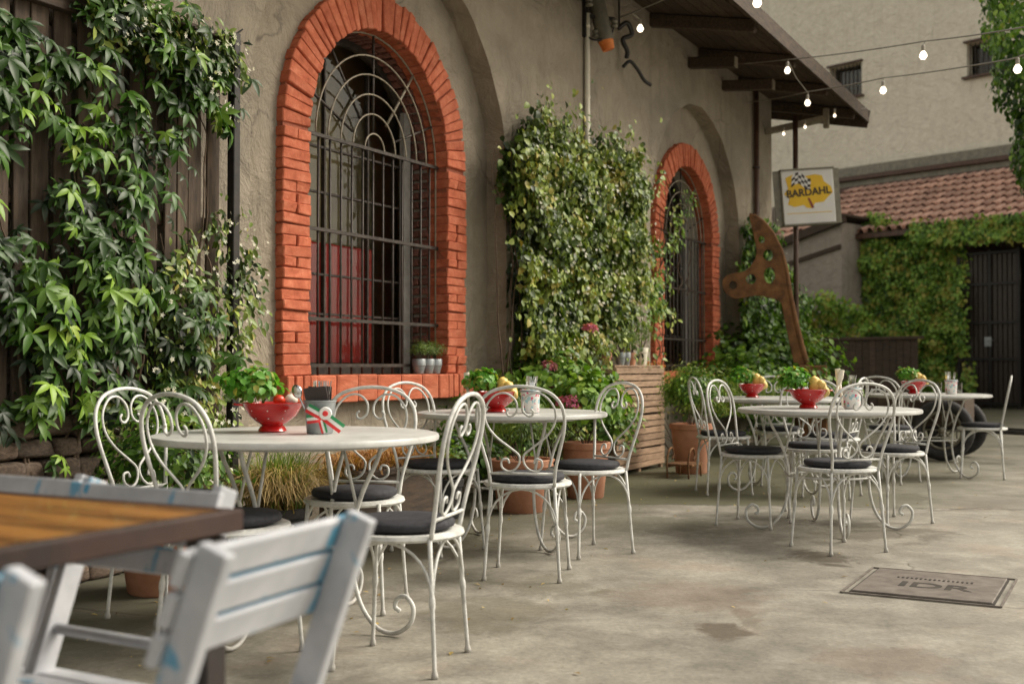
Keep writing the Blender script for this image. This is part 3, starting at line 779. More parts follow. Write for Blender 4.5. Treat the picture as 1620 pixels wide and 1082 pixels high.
def bush(name, parent, loc, dims, N, size, mat, tmpl=LT2, seed=1, shell=.45, tb=.5, amp=.3, droop=.4, kind='stuff', flat=0.3):
    P, d, r = bush_points(N, *dims, seed, shell, amp, flat)
    nr = d + r.normal(0, .45, (N, 3)) + np.array([0, 0, .5]); tip = d * .8 + r.normal(0, .6, (N, 3)) + np.array([0, 0, -droop])
    tint = tb + .3 * vnoise(P, 2.2 / max(dims), seed) + r.normal(0, .2, N)
    me = leaf_mesh(name, tmpl, P + np.array(loc), nr, tip, r.uniform(size * .6, size * 1.2, N), tint, mat)
    return place(name, me, parent, kind=kind)

def twigs(parent, loc, dims, N, seed, r=0.004, mat=None, z0=0.0):
    rr = random.Random(seed); m = MB()
    for i in range(N):
        a = rr.uniform(0, 6.28); q = rr.uniform(.2, .85)
        ex, ey, ez = math.cos(a) * dims[0] * q, math.sin(a) * dims[1] * q, dims[2] * rr.uniform(.2, .9)
        m.tube(spline([(loc[0] + ex * .1, loc[1] + ey * .1, z0), (loc[0] + ex * .45, loc[1] + ey * .45, loc[2] + ez * .3), (loc[0] + ex, loc[1] + ey, loc[2] + ez)], 4), [r, r * .4], 5)
    return m.build('stems', mat or M['stem'], parent, smooth=True)

def blades(name, parent, loc, N, length, spread, width, mat, seed=1, up=1.0, arch=1.0, r0=.05, tb=.5):
    r = np.random.default_rng(seed); S = 5
    az = r.uniform(0, 2 * np.pi, N); L = length * r.uniform(.5, 1.15, N); sp = spread * r.uniform(.15, 1.2, N)
    V = np.zeros((N, (S + 1) * 2, 3)); dirx, diry = np.cos(az), np.sin(az)
    base = np.stack([r.normal(0, r0, N), r.normal(0, r0, N), np.zeros(N)], 1)
    for k in range(S + 1):
        t = k / S; rad = sp * t ** 1.2; z = L * up * (t - arch * .75 * t ** 2.3)
        w = width * (1 - t * .85)
        px = base[:, 0] + dirx * rad; py = base[:, 1] + diry * rad; pz = base[:, 2] + z
        V[:, 2 * k] = np.stack([px - diry * w, py + dirx * w, pz], 1); V[:, 2 * k + 1] = np.stack([px + diry * w, py - dirx * w, pz + w * .3], 1)
    V += np.array(loc)
    faces = [(2 * k, 2 * k + 1, 2 * k + 3, 2 * k + 2) for k in range(S)]
    tint = tb + r.normal(0, .25, N)
    me = fast_mesh(name, V.reshape(-1, 3), faces, (S + 1) * 2, N, mat, np.clip(tint, 0, 1))
    return place(name, me, parent, kind='stuff')

# ------------------------------------------------------------------ trellis fence and creeper on the left
tr = empty('trellis_fence', BW(0, 0.27, 0), WROT)
tag(tr, 'tall weathered board trellis overgrown with creeper at the left of the cafe wall', 'fence')
x = 1.6
while x < 4.56:
    wv = rnd.uniform(.072, .098)
    m = MB(); m.box((0, 0, (2.66 + .78) / 2), (wv, .018, 2.66 - .78)); me = m.mesh('board', M['trellisboard'], False, .003)
    place('board', me, tr, (x + wv / 2, rnd.uniform(-.004, .004), rnd.uniform(-.02, .01)), (0, rnd.uniform(-.006, .006), 0))
    x += wv + rnd.uniform(.012, .032)
for z in (0.95, 1.75, 2.52):
    m = MB(); m.box((3.1, .035, z), (3.05, .035, .07)); m.build('rail', M['darkwood'], tr, bevel=.003)
m = MB(); m.box((3.1, -.035, 2.67), (3.05, .05, .10)); m.box((3.1, -.06, 2.735), (3.07, .12, .025)); m.build('top_rail', M['darkwood'], tr, bevel=.003)
m = MB(); m.box((4.60, -.10, 1.39), (.05, .05, 2.78)); m.build('post', M['black'], tr, bevel=.004)
m = MB(); m.tube([(4.58, -.02, 2.72), (4.72, -.05, 2.84)], [.014, .004], 6); m.build('spike', M['black'], tr)
m = MB(); m.box((3.1, .12, 1.7), (3.1, .02, 2.1)); m.build('gap_shade_panel', M['black'], tr)  # black sheet standing in for the shade between boards and leaves

sw = empty('rubble_wall', BW(0, 0.12, 0), WROT)
tag(sw, 'low dark rubble stone wall under the creeper trellis', 'wall')
m = MB(); m.box((3.1, 0.0, .40), (3.1, .22, .80)); m.build('mortar', M['soil'], sw)
stones = []
for i in range(8):
    m = MB(); m.box((0, 0, 0), (1, 1, 1), jit=.12); me = m.mesh('stone', M['stone'], False, .2, 2); me.shade_smooth(); stones.append(me)
z = 0.0
while z < .78:
    h = rnd.uniform(.075, .115); x = 1.6 + rnd.uniform(0, .1)
    while x < 4.55:
        L = rnd.uniform(.11, .26)
        place('stone', rnd.choice(stones), sw, (x + L / 2, -.15 + rnd.uniform(-.02, .02), z + h / 2), (0, rnd.uniform(-.05, .05), 0), (L * 1.02, .14, h * 1.02))
        x += L + .012
    z += h + .008

vc = empty('creeper', BW(0, 0, 0), WROT)
tag(vc, 'large leaved green creeper sprawling over the board trellis on the left', 'climbing plant')
polyV = [(1.6, .75), (1.6, 3.4), (3.25, 3.4), (3.75, 2.95), (4.15, 2.72), (4.55, 2.70), (4.58, 2.35), (4.20, 2.10), (3.98, 1.86), (3.95, 1.62), (4.25, 1.45), (4.45, 1.15), (4.3, .72), (3.6, .78)]
P, r_ = climber_points(polyV, 2300, .29, .60, -.13, 1.9, 5, .14)
nP = len(P)
nr = np.stack([r_.normal(.1, .45, nP), -1 + r_.normal(0, .3, nP), .75 + r_.normal(0, .4, nP)], 1)
tp = np.stack([r_.normal(0, .6, nP), r_.normal(-.6, .3, nP), -.75 + r_.normal(0, .4, nP)], 1)
szs = r_.uniform(.058, .118, nP); tn = np.clip(.30 + (-P[:, 1] - .42) * 1.3 + .5 * vnoise(P, 3.4, 3) + r_.normal(0, .24, nP), 0, .95)  # deeper leaves tinted darker: shade inside the creeper put into the colour
# nearest and largest leaves singly, the remainder as one mass
order = np.argsort(-(szs * (1 + (P[:, 0] > 3.0) * 1.0) + (-P[:, 1] - .3) * .2))
big, rest = order[:290], order[290:]
variants = []
for k in range(10):
    tv = k / 9
    me = leaf_mesh('leaf', PALM, [(0, 0, 0)], [(0, 0, 1)], [(0, 1, 0)], [1.0], np.array([.15 + .75 * tv]), M['creeper'])
    variants.append(me)
for i in big:
    z_ = Vector(nr[i]).normalized(); y_ = Vector(tp[i]); y_ = (y_ - z_ * y_.dot(z_)).normalized(); x_ = y_.cross(z_)
    rot = Matrix((x_, y_, z_)).transposed().to_euler(); s_ = float(szs[i])
    place('leaf', variants[int(np.clip((tn[i] - .1) / .85 * 9, 0, 9))], vc, tuple(P[i]), rot, (s_, s_, s_))
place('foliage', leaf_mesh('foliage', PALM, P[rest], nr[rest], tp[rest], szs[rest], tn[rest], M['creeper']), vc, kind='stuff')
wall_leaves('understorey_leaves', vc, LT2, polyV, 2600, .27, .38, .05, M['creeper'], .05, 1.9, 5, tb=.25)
wall_stems(vc, [(1.7, .3), (4.5, 2.7)], 26, .31, 3)
# lower sprays over the stones
P2, r2 = climber_points([(1.8, .35), (3.45, .30), (3.55, .62), (2.6, .75), (1.8, .8)], 90, .3, .5, -.1, 3, 9, .1)
n2 = len(P2)
place('low_sprays', leaf_mesh('low_sprays', PALM, P2, np.stack([r2.normal(0, .4, n2), -1 + r2.normal(0, .3, n2), 1 + r2.normal(0, .3, n2)], 1), np.stack([r2.normal(.2, .6, n2), r2.normal(-.7, .3, n2), -.5 + r2.normal(0, .4, n2)], 1), r2.uniform(.05, .09, n2), r2.uniform(.4, .9, n2), M['creeper']), vc, kind='stuff')

def jasmine(name, label, polys, N, e0, e1, size=.045, flowers=.12, seed=3, gap=-.9, mat='jasmine', tb=.5, fl_only=None, stems=14, rot=WROT, org=None, tmpl=LT2, group=None, edge=.1, gs=2.2, fsize=.026):
    root = empty(name, org or BW(0, 0, 0), rot); tag(root, label, 'climbing plant', group)
    for i, (poly, frac) in enumerate(polys):
        n = int(N * frac)
        wall_leaves('foliage', root, tmpl, poly, n, e0, e1, size, M[mat], gap, gs, seed + i, tb=tb, edge=edge)
        if flowers:
            P, r = climber_points(poly, max(8, int(n * flowers)), e0 + (e1 - e0) * .55, e1 + .02, gap, gs, seed + i, edge * .35)
            k = len(P)
            nr = np.stack([r.normal(0, .5, k), -1 + r.normal(0, .3, k), .3 + r.normal(0, .5, k)], 1)
            place('flowers', leaf_mesh('flowers', STAR, P, nr, np.stack([r.normal(0, 1, k), r.normal(0, .3, k), r.normal(0, 1, k)], 1), r.uniform(fsize * .7, fsize * 1.3, k), r.uniform(0, 1, k), M['petal']), root, kind='stuff')
        if stems: wall_stems(root, poly, stems, e0, seed + i)
    return root
jasmine('jasmine', 'flowering jasmine spilling along the top and right edge of the trellis', [
    ([(3.6, 2.55), (3.75, 2.86), (4.2, 2.74), (4.6, 2.78), (4.68, 2.4), (4.5, 2.2), (4.3, 2.45)], .32),
    ([(4.0, 1.45), (4.35, 1.75), (4.60, 1.85), (4.82, 1.55), (4.80, 1.25), (4.65, .95), (4.55, .35), (3.9, .3), (3.7, .8)], .62)],
    3000, .30, .52, .055, .13, 21, -.30, tb=.5, stems=0, edge=.07)
PIERP = [(7.80, .15), (7.95, 1.0), (8.02, 1.45), (7.88, 1.75), (7.93, 2.1), (7.72, 2.35), (7.80, 2.72), (8.02, 2.84), (8.18, 3.06), (8.45, 2.98), (8.7, 3.10), (9.0, 2.94), (9.35, 3.06), (9.7, 2.92), (10.0, 3.06), (10.3, 3.0), (10.4, 2.85), (10.5, 2.5), (10.42, 1.9), (10.5, 1.45), (10.4, 1.32), (9.35, 1.30), (9.0, .2)]
pj = jasmine('jasmine', 'big flowering jasmine covering the pier between the two arched windows', [(PIERP, 1.0)],
    14500, .26, .60, .064, .035, 31, -.34, tb=.64, edge=.16, gs=3.4, fsize=.034, stems=20, tmpl=BROAD)
wall_leaves('loose_sprays', pj, BROAD, [p for p in PIERP if p[1] > 1.4 or p[0] < 8.2] , 1500, .45, .66, .055, M['jasmine'], .15, 3.4, 36, tb=.6, edge=.34)
wall_leaves('inner_leaves', pj, BROAD, PIERP, 6500, .20, .32, .07, M['jasmine'], -2, 2, 33, tb=.12, tv=.12, edge=.07)  # dark layer of leaves, shade of the jasmine gaps put into their colour
jasmine('climbing_ivy', 'dark ivy climbing the corner pier behind the rusty sculpture', [
    ([(13.75, .2), (13.72, 2.3), (13.9, 2.75), (14.5, 2.9), (15.0, 2.7), (15.6, 2.2), (16.2, 1.9), (16.3, .2)], 1.0)],
    5200, .2, .62, .085, .03, 51, -.9, 'ivy', tb=.38, tmpl=BROAD, stems=12)
jasmine('climbing_vine', 'slender green vine hanging over the bars of the further arched window', [
    ([(10.9, .9), (10.95, 1.9), (11.2, 2.0), (11.4, 1.6), (11.5, 1.0)], .7), ([(11.2, 1.9), (11.6, 2.7), (12.2, 3.1), (12.4, 2.8), (11.9, 2.2), (11.6, 1.8)], .3)],
    700, .10, .3, .065, .05, 61, .0, 'hedge', tb=.6, tmpl=LT2, stems=5)

# ------------------------------------------------------------------ far buildings
fb = empty('apartment_block', FW(0, 0, 0), FROT)
tag(fb, 'tall pale rendered block rising behind the tiled roof, with two small barred windows', 'building')
wins = [(-2.25, -1.15, 9.0, 9.95), (-6.6, -5.5, 9.1, 10.1), (3.4, 4.6, 9.0, 10.0)]
m = MB(); m.poly([(-14, 0), (14, 0), (14, 22), (-14, 22)], [[(a, c), (b, c), (b, d), (a, d)] for a, b, c, d in wins], lambda x, z: (x, 4.4, z))
m.add([(-14, 4.4, 0), (-14, 14, 0), (-14, 14, 22), (-14, 4.4, 22), (14, 4.4, 0), (14, 14, 0), (14, 14, 22), (14, 4.4, 22)], [(0, 3, 2, 1), (4, 5, 6, 7), (3, 7, 6, 2), (1, 2, 6, 5)])
for a, b, c, d in wins:
    m.add([(a, 4.4, c), (b, 4.4, c), (b, 4.4, d), (a, 4.4, d), (a, 4.75, c), (b, 4.75, c), (b, 4.75, d), (a, 4.75, d)], [(0, 1, 5, 4), (1, 2, 6, 5), (2, 3, 7, 6), (3, 0, 4, 7)])
m.build('wall', M['facade'], fb)
for a, b, c, d in wins:
    w = MB(); w.box(((a + b) / 2, 4.74, (c + d) / 2), (b - a, .02, d - c)); wo = w.build('window', M['glass'], fb)
    w = MB(); w.box(((a + b) / 2, 4.95, (c + d) / 2), (b - a, .02, d - c)); w.build('unlit_room_sheet', M['darkwood'], wo)  # thin dark sheet standing in for the unlit room behind the glass
    for i in range(8):
        xx = a + (i + .5) * (b - a) / 8
        w = MB(); w.tube([(xx, 4.5, c), (xx, 4.5, d)], .014, 5); w.build('bar', M['iron'], wo)
    w = MB(); w.box(((a + b) / 2, 4.34, c - .03), (b - a + .16, .18, .06)); w.build('sill', M['brownpipe'], wo)
    w = MB(); w.box(((a + b) / 2, 4.36, d + .03), (b - a + .1, .12, .05)); w.build('lintel', M['brownpipe'], wo)
w = MB(); w.tube([(-9.4, 4.3, 0), (-9.4, 4.3, 18)], .05, 8); w.build('downpipe', M['brownpipe'], fb)

lb = empty('tiled_outbuilding', FW(0, 0, 0), FROT)
tag(lb, 'low taupe outbuilding with a terracotta tiled roof at the end of the yard', 'building')
EZ, RZ, RY = 4.25, 6.15, 4.0
m = MB()
m.poly([(-8, 0), (-.3, 0), (-.3, 3.85), (2.9, 3.85), (2.9, 0), (7, 0), (7, EZ), (-8, EZ)], (), lambda x, z: (x, 0, z))
m.add([(-8, 0, 0), (-8, RY, 0), (-8, RY, RZ), (-8, 0, EZ), (7, 0, 0), (7, RY, 0), (7, RY, RZ), (7, 0, EZ)], [(0, 3, 2, 1), (4, 5, 6, 7)])
m.build('wall', M['lowwall'], lb)
m = MB(); a, b_ = -.3, 2.9
m.add([(a, 0, 0), (a, 3.9, 0), (b_, 3.9, 0), (b_, 0, 0), (a, 0, 3.85), (a, 3.9, 3.85), (b_, 3.9, 3.85), (b_, 0, 3.85)], [(0, 1, 5, 4), (1, 2, 6, 5), (2, 3, 7, 6), (4, 5, 6, 7)])
m.build('passage', M['darkwood'], lb)
sl2 = math.atan2(RZ - EZ, RY + .5)
rfo = MB(); rfo.add([(-5.6, -.5, EZ), (7, -.5, EZ), (7, RY, RZ), (-5.6, RY, RZ), (-5.6, -.5, EZ + .05), (7, -.5, EZ + .05), (7, RY, RZ + .05), (-5.6, RY, RZ + .05)], [(3, 2, 1, 0), (4, 5, 6, 7), (0, 1, 5, 4), (0, 4, 7, 3), (1, 2, 6, 5)])
tro = rfo.build('roof', M['darkwood'], lb)
tm = MB(); S = 7; L = .56
vs_ = []; 
for k, rr_ in ((0, .100), (1, .078)):
    for i in range(S):
        a = math.pi * i / (S - 1); vs_.append((math.cos(a) * rr_, k * L, math.sin(a) * rr_ * 1.35))
tm.add(vs_, [(i, i + 1, S + i + 1, S + i) for i in range(S - 1)]); tm.add([(x * .82, y, z * .82) for x, y, z in vs_[:S]] + vs_[:S], [(i, S + i, S + i + 1, i + 1) for i in range(S - 1)])
tileM = tm.mesh('roof_tile', M['tile'], True)
ncol = 33; nrow = 8; LR = math.hypot(RY + .5, RZ - EZ)
tiles = 0
rest_t = MB()
for i in range(ncol):
    x = -5.5 + i * .262
    for j in range(nrow):
        d = j * LR / nrow; y = -.55 + d * math.cos(sl2); z = EZ + .06 + d * math.sin(sl2) + .012 * 0
        place('roof_tile', tileM, tro, (x + rnd.uniform(-.012, .012), y, z), (sl2 - .07, rnd.uniform(-.03, .03), rnd.uniform(-.03, .03)), (1, LR / nrow / L * 1.12, 1))
m = MB(); m.box((-.0, RY + .12, RZ + .10), (16, .25, .12)); m.box((0, RY + .0, RZ + .40), (16, .18, .12)); m.build('ridge_flashing', M['brownpipe'], lb)
m = MB(); m.box((0, RY + .12, RZ + .25), (16, .1, .20)); m.box((0, RY + .2, RZ + .62), (16, .14, .30)); m.build('flashing_strip', M['greypipe'], lb)
m = MB(); m.bar((-8, -.52, EZ - .02), (7, -.52, EZ - .02), .10, .12); m.build('gutter', M['brownpipe'], lb)

ln = empty('lean_to_shed', FW(0, 0, 0), FROT)
tag(ln, 'small taupe lean-to shed with a sloping dark verge behind the square sign', 'shed')
m = MB(); m.poly([(-5.1, 0), (-2.75, 0), (-2.75, 4.55), (-5.1, 3.95)], (), lambda x, z: (x, -1.2, z)); m.add([(-2.75, -1.2, 0), (-2.75, 0, 0), (-2.75, 0, 4.55), (-2.75, -1.2, 4.55), (-5.1, -1.2, 0), (-5.1, 0, 0), (-5.1, 0, 3.95), (-5.1, -1.2, 3.95)], [(0, 1, 2, 3), (4, 7, 6, 5)])
m.build('wall', M['lowwall'], ln)
m = MB(); m.bar((-5.3, -1.3, 3.93), (-2.6, -1.3, 4.62), .14, .18); m.bar((-5.15, -1.24, 3.42), (-2.75, -1.24, 3.95), .06, .10); m.bar((-5.3, -.5, 4.02), (-2.6, -.5, 4.71), 1.7, .06); m.build('verge', M['darkwood'], ln)

gt = empty('iron_gate', FW(.45, .12, 0), FROT); tag(gt, 'tall dark double leaf metal gate at the end of the yard', 'gate')
for x in (-.72, .03, .70):
    m = MB(); m.box((x, 0, 1.85), (.07, .08, 3.7)); m.build('gate_post', M['black'], gt)
for i in range(12):
    xx = -.66 + i * .115
    m = MB(); m.box((xx, .01, 1.83), (.085, .015, 3.5)); m.build('gate_slat', M['iron'], gt)
for z in (.12, 1.15, 2.0, 2.9, 3.62):
    m = MB(); m.box((0, -.03, z), (1.42, .04, .07)); m.build('gate_rail', M['black'], gt)
m = MB(); m.box((0, -.06, 1.55), (.16, .03, .22)); m.tube([(.12, -.06, 1.58), (.12, -.13, 1.58), (-.02, -.13, 1.58)], .014, 6); m.build('lock', M['zinc'], gt)
lp = empty('passage_lamp', FW(1.42, -.9, 3.12), FROT); tag(lp, 'glowing round lamp inside the dark passage at the right edge', 'lamp')
m = MB(); m.ball((0, 0, 0), .07, 12); m.build('bulb', M['bulb'], lp, smooth=True)
m = MB(); m.tube([(0, 0, .07), (0, 0, .70)], .01, 5); m.build('cord', M['black'], lp)
pb = empty('warm_light_board', FW(1.9, -1.6, 0), FROT); tag(pb, 'ochre panel standing in for the warm light seen through the passage', 'panel')
m = MB(); m.box((0, 0, 3.15), (1.1, .04, 1.2)); m.build('board', simple('ochre_panel', (.5, .27, .08), (.62, .38, .14), 3, .7, 0, 0), pb)  # warm light beyond the gate put into the ochre colour
m = MB(); m.box((0, -.03, 3.78), (1.16, .06, .06)); m.box((0, -.03, 2.53), (1.16, .06, .06)); m.build('frame', M['darkwood'], pb)

fn = empty('board_fence', FW(-1.4, 2.6, 0), FROT); tag(fn, 'low dark board fence below the hedge at the back of the yard', 'fence')
for i in range(27):
    m = MB(); m.box((-3.1 + i * .17, 0, .82), (.155, .025, 1.64), jit=.004); m.build('board', M['darkwood'], fn)
m = MB(); m.box((-.85, -.03, 1.62), (4.8, .08, .06)); m.build('cap_rail', M['darkwood'], fn)

def far_vine(name, label, poly, N, e0, e1, size, seed, tb=.5, gap=-1.1, mat='ivy', group=None):
    return jasmine(name, label, [(poly, 1.0)], N, e0, e1, size, 0, seed, gap, mat, tb, rot=FROT, org=FW(0, 0, 0), tmpl=BROAD, stems=10, edge=.12, gs=1.3, group=group)
far_vine('wall_ivy', 'dense bright ivy covering the outbuilding wall beside the dark gate', [(-2.7, .3), (-2.75, 3.0), (-2.9, 4.4), (-2.5, 4.85), (-1.6, 4.45), (-.2, 4.35), (-.12, 3.4), (-.02, 2.4), (-.1, 1.2), (.15, .3)], 13000, .05, .75, .105, 71, .72, -.75)
far_vine('gutter_ivy', 'strip of ivy trailing along the eaves above the dark gate', [(-1.0, 3.95), (-1.2, 4.42), (0, 4.35), (1.5, 4.35), (3.5, 4.45), (3.5, 3.7), (1.0, 3.9)], 4800, .45, .95, .105, 73, .8)
far_vine('hedge', 'bright loose hedge growing over the low board fence', [(-5.2, 1.2), (-5.4, 2.3), (-4.2, 2.65), (-3.2, 2.5), (-2.2, 2.7), (-1.3, 2.2), (-1.2, 1.9), (-2.2, 1.6), (-3.2, 1.0)], 5600, 2.2, 3.3, .11, 75, .8, mat='hedge')
far_vine('dark_ivy', 'dark ivy heap at the foot of the lean-to behind the sculpture', [(-6.6, .1), (-6.7, 2.2), (-5.6, 2.2), (-4.4, 1.7), (-3.2, 1.3), (-2.6, .6), (-2.6, .1)], 4200, 2.4, 3.5, .13, 77, .3, mat='ivy')

# hanging vine on a tall post at the right edge
hv = empty('vine_on_post', (0, 0, 0)); tag(hv, 'tall leafy vine cascading down a post at the right edge', 'climbing plant')
pc = Vector((6.72, 14.2, 0))
m = MB(); m.tube([(pc.x, pc.y, 0), (pc.x, pc.y, 6.6)], .06, 10); m.build('post', M['brownpipe'], hv)
r = np.random.default_rng(81); n = 9000
zz = 2.5 + 4.0 * r.uniform(0, 1, n) ** .75; az = r.uniform(0, 2 * np.pi, n)
prof = np.interp(zz, [2.5, 3.0, 3.6, 4.4, 5.2, 6.5], [.12, .24, .42, .55, .80, 1.0])
nzv = np.array([noise.noise(Vector((math.cos(a) * 1.2, math.sin(a) * 1.2, z * 1.6))) for a, z in zip(az, zz)])
rad = prof * (.62 + .38 * r.uniform(0, 1, n)) * (1 + .45 * nzv)
Pv = np.stack([pc.x + np.cos(az) * rad, pc.y + np.sin(az) * rad, zz], 1)
dv = np.stack([np.cos(az), np.sin(az), np.full(n, .4)], 1)
place('foliage', leaf_mesh('foliage', BROAD, Pv, dv + r.normal(0, .4, (n, 3)), np.stack([r.normal(0, .5, n), r.normal(0, .5, n), -1 + r.normal(0, .3, n)], 1), r.uniform(.05, .10, n), .5 + .3 * vnoise(Pv, 2, 5) + r.normal(0, .2, n), M['ivy']), hv, kind='stuff')

# ------------------------------------------------------------------ square sign on its pole
sg = empty('hanging_sign', (3.80, 15.2, 0)); tag(sg, 'square white sign with yellow splash, chequered flag and black lettering on brown pole', 'sign')
m = MB(); m.tube([(0, 0, 0), (0, 0, 4.35)], .035, 10); m.build('pole', M['brownpipe'], sg, smooth=True)
M['signwhite'] = simple('sign_white', (.74, .72, .69), (.82, .80, .77), 2.5, .45, 0, .05)
M['yellow'] = simple('sign_yellow', (.80, .47, .01), (.86, .55, .02), 3, .5, 0, 0)
M['ink'] = simple('sign_black', (.02, .012, .01), (.035, .02, .015), 3, .5, 0, 0)
M['signred'] = simple('sign_maroon', (.22, .03, .02), (.28, .05, .03), 3, .5, 0, 0)
sb = empty('sign_box', (.125, -.10, 3.235), R(4), sg, 0, R(-4.0))
def sgm(nm, z0, y, mats, fn):
    pass
m = MB(); m.box((0, 0, 0), (.70, .14, .715)); m.build('sign_panel', M['signwhite'], sb, bevel=.006)
m = MB()
for a, b in (((-.36, -.01, .365), (.36, -.01, .365)), ((-.36, -.01, -.365), (.36, -.01, -.365)), ((-.36, -.01, -.365), (-.36, -.01, .365)), ((.36, -.01, -.365), (.36, -.01, .365))):
    m.bar(a, b, .17, .02, (0, 1, 0) if a[0] == b[0] else (0, 0, 1))
m.build('sign_frame', M['greypipe'], sb)
m = MB(); sp = [(-.30, .26), (-.20, .30), (-.05, .27), (.10, .29), (.20, .27), (.22, .19), (.31, .12), (.33, .04), (.26, -.02), (.20, -.08), (.08, -.09), (.03, -.16), (-.03, -.15), (-.08, -.11), (-.20, -.13), (-.29, -.09), (-.26, -.02), (-.33, .05), (-.27, .12)]
m.poly(sp, (), lambda x, z: (x, -.0745, z)); m.build('yellow_splash', M['yellow'], sb)
m = MB(); n_ = 6
for i in range(6):
    for j in range(4):
        u0, v0 = i / 6, j / 4; cx = -.22 + .26 * u0; cz = .13 + .15 * v0 + .05 * math.sin(u0 * 5)
        w_, h_ = .26 / 6, .15 / 4
        q = [(cx, cz), (cx + w_, cz + .05 * (math.sin((u0 + 1 / 6) * 5) - math.sin(u0 * 5))), (cx + w_, cz + h_ + .05 * (math.sin((u0 + 1 / 6) * 5) - math.sin(u0 * 5))), (cx, cz + h_)]
        m.add([(x - .12 * (z - .2) * -1, -.0775, z) for x, z in q], [(0, 1, 2, 3)], (i + j) % 2)
m.build('chequered_flag', [M['ink'], M['signwhite']], sb)
m = MB(); m.add([(-.02, -.0775, -.02), (.01, -.0775, -.02), (.065, -.0775, -.15), (.03, -.0775, -.16)], [(0, 3, 2, 1)]); m.build('flag_staff', M['signred'], sb)
def text_obj(name, body, size, mat, parent, loc, rot, ext=.002, sx=1.0, shear=0.0):
    cu_ = bpy.data.curves.new(name, 'FONT'); cu_.body = body; cu_.size = size; cu_.extrude = ext; cu_.align_x = 'CENTER'; cu_.align_y = 'CENTER'; cu_.offset = size * .02; cu_.shear = shear
    o = bpy.data.objects.new(name, cu_); col.objects.link(o); dg = bpy.context.evaluated_depsgraph_get()
    me = bpy.data.meshes.new_from_object(o.evaluated_get(dg)); bpy.data.objects.remove(o); me.materials.clear(); me.materials.append(mat)
    return place(name, me, parent, loc, rot, (sx, 1, 1))
text_obj('lettering', 'BARDAHL', .135, M['ink'], sb, (0, -.0795, .055), (R(90), R(-3), 0), .002, 1.0)
m = MB(); m.bar((-.30, -.0745, -.215), (.30, -.0745, -.215), .002, .008); m.build('thin_rule', M['yellow'], sb)
for z in (-.3, .3):
    m = MB(); m.box((-.125, .085, z), (.14, .07, .03)); m.build('bracket', M['brownpipe'], sb)

# ------------------------------------------------------------------ rusty sculpture
sc_ = empty('rusty_sculpture', (3.45, 13.5, 0), R(-8)); tag(sc_, 'rusty pierced steel blade sculpture shaped like a fin on a curved stem', 'sculpture')
def spx(x, y): return ((x - 810) / 1800 * 13.5 - 3.45, 1 + (578 - y) / 133.3)
ol = [(1188, 338), (1197, 340), (1210, 350), (1224, 368), (1237, 396), (1245, 428), (1250, 462), (1258, 505), (1268, 548), (1280, 590), (1292, 640), (1303, 708), (1284, 708), (1272, 640), (1260, 590), (1250, 545), (1241, 500), (1236, 478), (1220, 471), (1200, 467), (1180, 470), (1164, 471), (1150, 462), (1145, 447), (1150, 436), (1163, 431), (1180, 428), (1193, 415), (1199, 398), (1195, 372)]
ols = [(p.x, p.y) for p in spline([(*spx(*p), 0) for p in ol], 4, True)]
holes = []
for (hx, hy, a, b) in ((1217, 403, 8, 9), (1219, 435, 9, 13), (1190, 441, 8, 8), (1162, 450, 6, 7), (1207, 378, 5, 6), (1221, 466 - 1, 0, 0)):
    if a == 0: continue
    cx, cz = spx(hx, hy); holes.append([(cx + math.cos(t) * a / 133, cz + math.sin(t) * b / 133) for t in np.linspace(0, 2 * math.pi, 17)[:-1]])
m = MB()
m.poly(ols, holes, lambda x, z: (x, -.025, z)); m.poly(ols, holes, lambda x, z: (x, .025, z), flip=True)
for lp_ in [ols] + holes:
    n_ = len(lp_); m.add([(x, -.025, z) for x, z in lp_] + [(x, .025, z) for x, z in lp_], [(i, n_ + i, n_ + (i + 1) % n_, (i + 1) % n_) for i in range(n_)])
m.build('blade', M['rust'], sc_)
m = MB(); m.tube([(x, -.0, z) for x, z in [spx(*p) for p in ol[0:12]]], [.02, .045], 8); m.build('stem', M['rust'], sc_, smooth=True)
m = MB(); m.box((.10, 0, .5), (.32, .3, 1.0)); m.box((.14, 0, .02), (.6, .5, .04)); m.build('base', M['rust'], sc_, bevel=.01)

# ------------------------------------------------------------------ potted plants
def pot(root, r, h, mat='terra', rim=.035, seg=28, loc=(0, 0, 0)):
    m = MB(); m.lathe([(r * .68, 0), (r * .72, .01), (r * .93, h - rim * 1.6), (r * .93, h - rim * 1.5), (r, h - rim * 1.4), (r * 1.02, h - .004), (r * .98, h), (r * .90, h), (r * .88, h - .02)], seg, loc, cap=True)
    o = m.build('pot', M[mat], root, smooth='auto')
    m = MB(); m.lathe([(.001, h - .03), (r * .5, h - .022), (r * .885, h - .03)], seg, loc, cap=False); m.build('soil', M['soil'], root)
    return o
def potted(name, label, t, e, r, h, dims, N, size, mat='ivy', tmpl=LT2, seed=1, potm='terra', z=0, cat='potted plant', group=None, tb=.5, zc=.55, loc=None, flat=.3, amp=.3, shell=.4):
    root = empty(name, loc or BW(t, e, z), rnd.uniform(0, 6)); tag(root, label, cat, group)
    pot(root, r, h, potm)
    bush('foliage', root, (0, 0, h + dims[2] * zc), dims, N, size, M[mat], tmpl, seed, tb=tb, flat=flat, amp=amp, shell=shell)
    twigs(root, (0, 0, h + dims[2] * .1), dims, 10, seed, z0=h - .03)
    return root
potted('potted_shrub', 'large terracotta pot with trailing dark greenery behind the nearest round table, left side', 3.70, .80, .215, .37, (.34, .30, .26), 900, .06, 'ivy', LT2, 101, tb=.35)
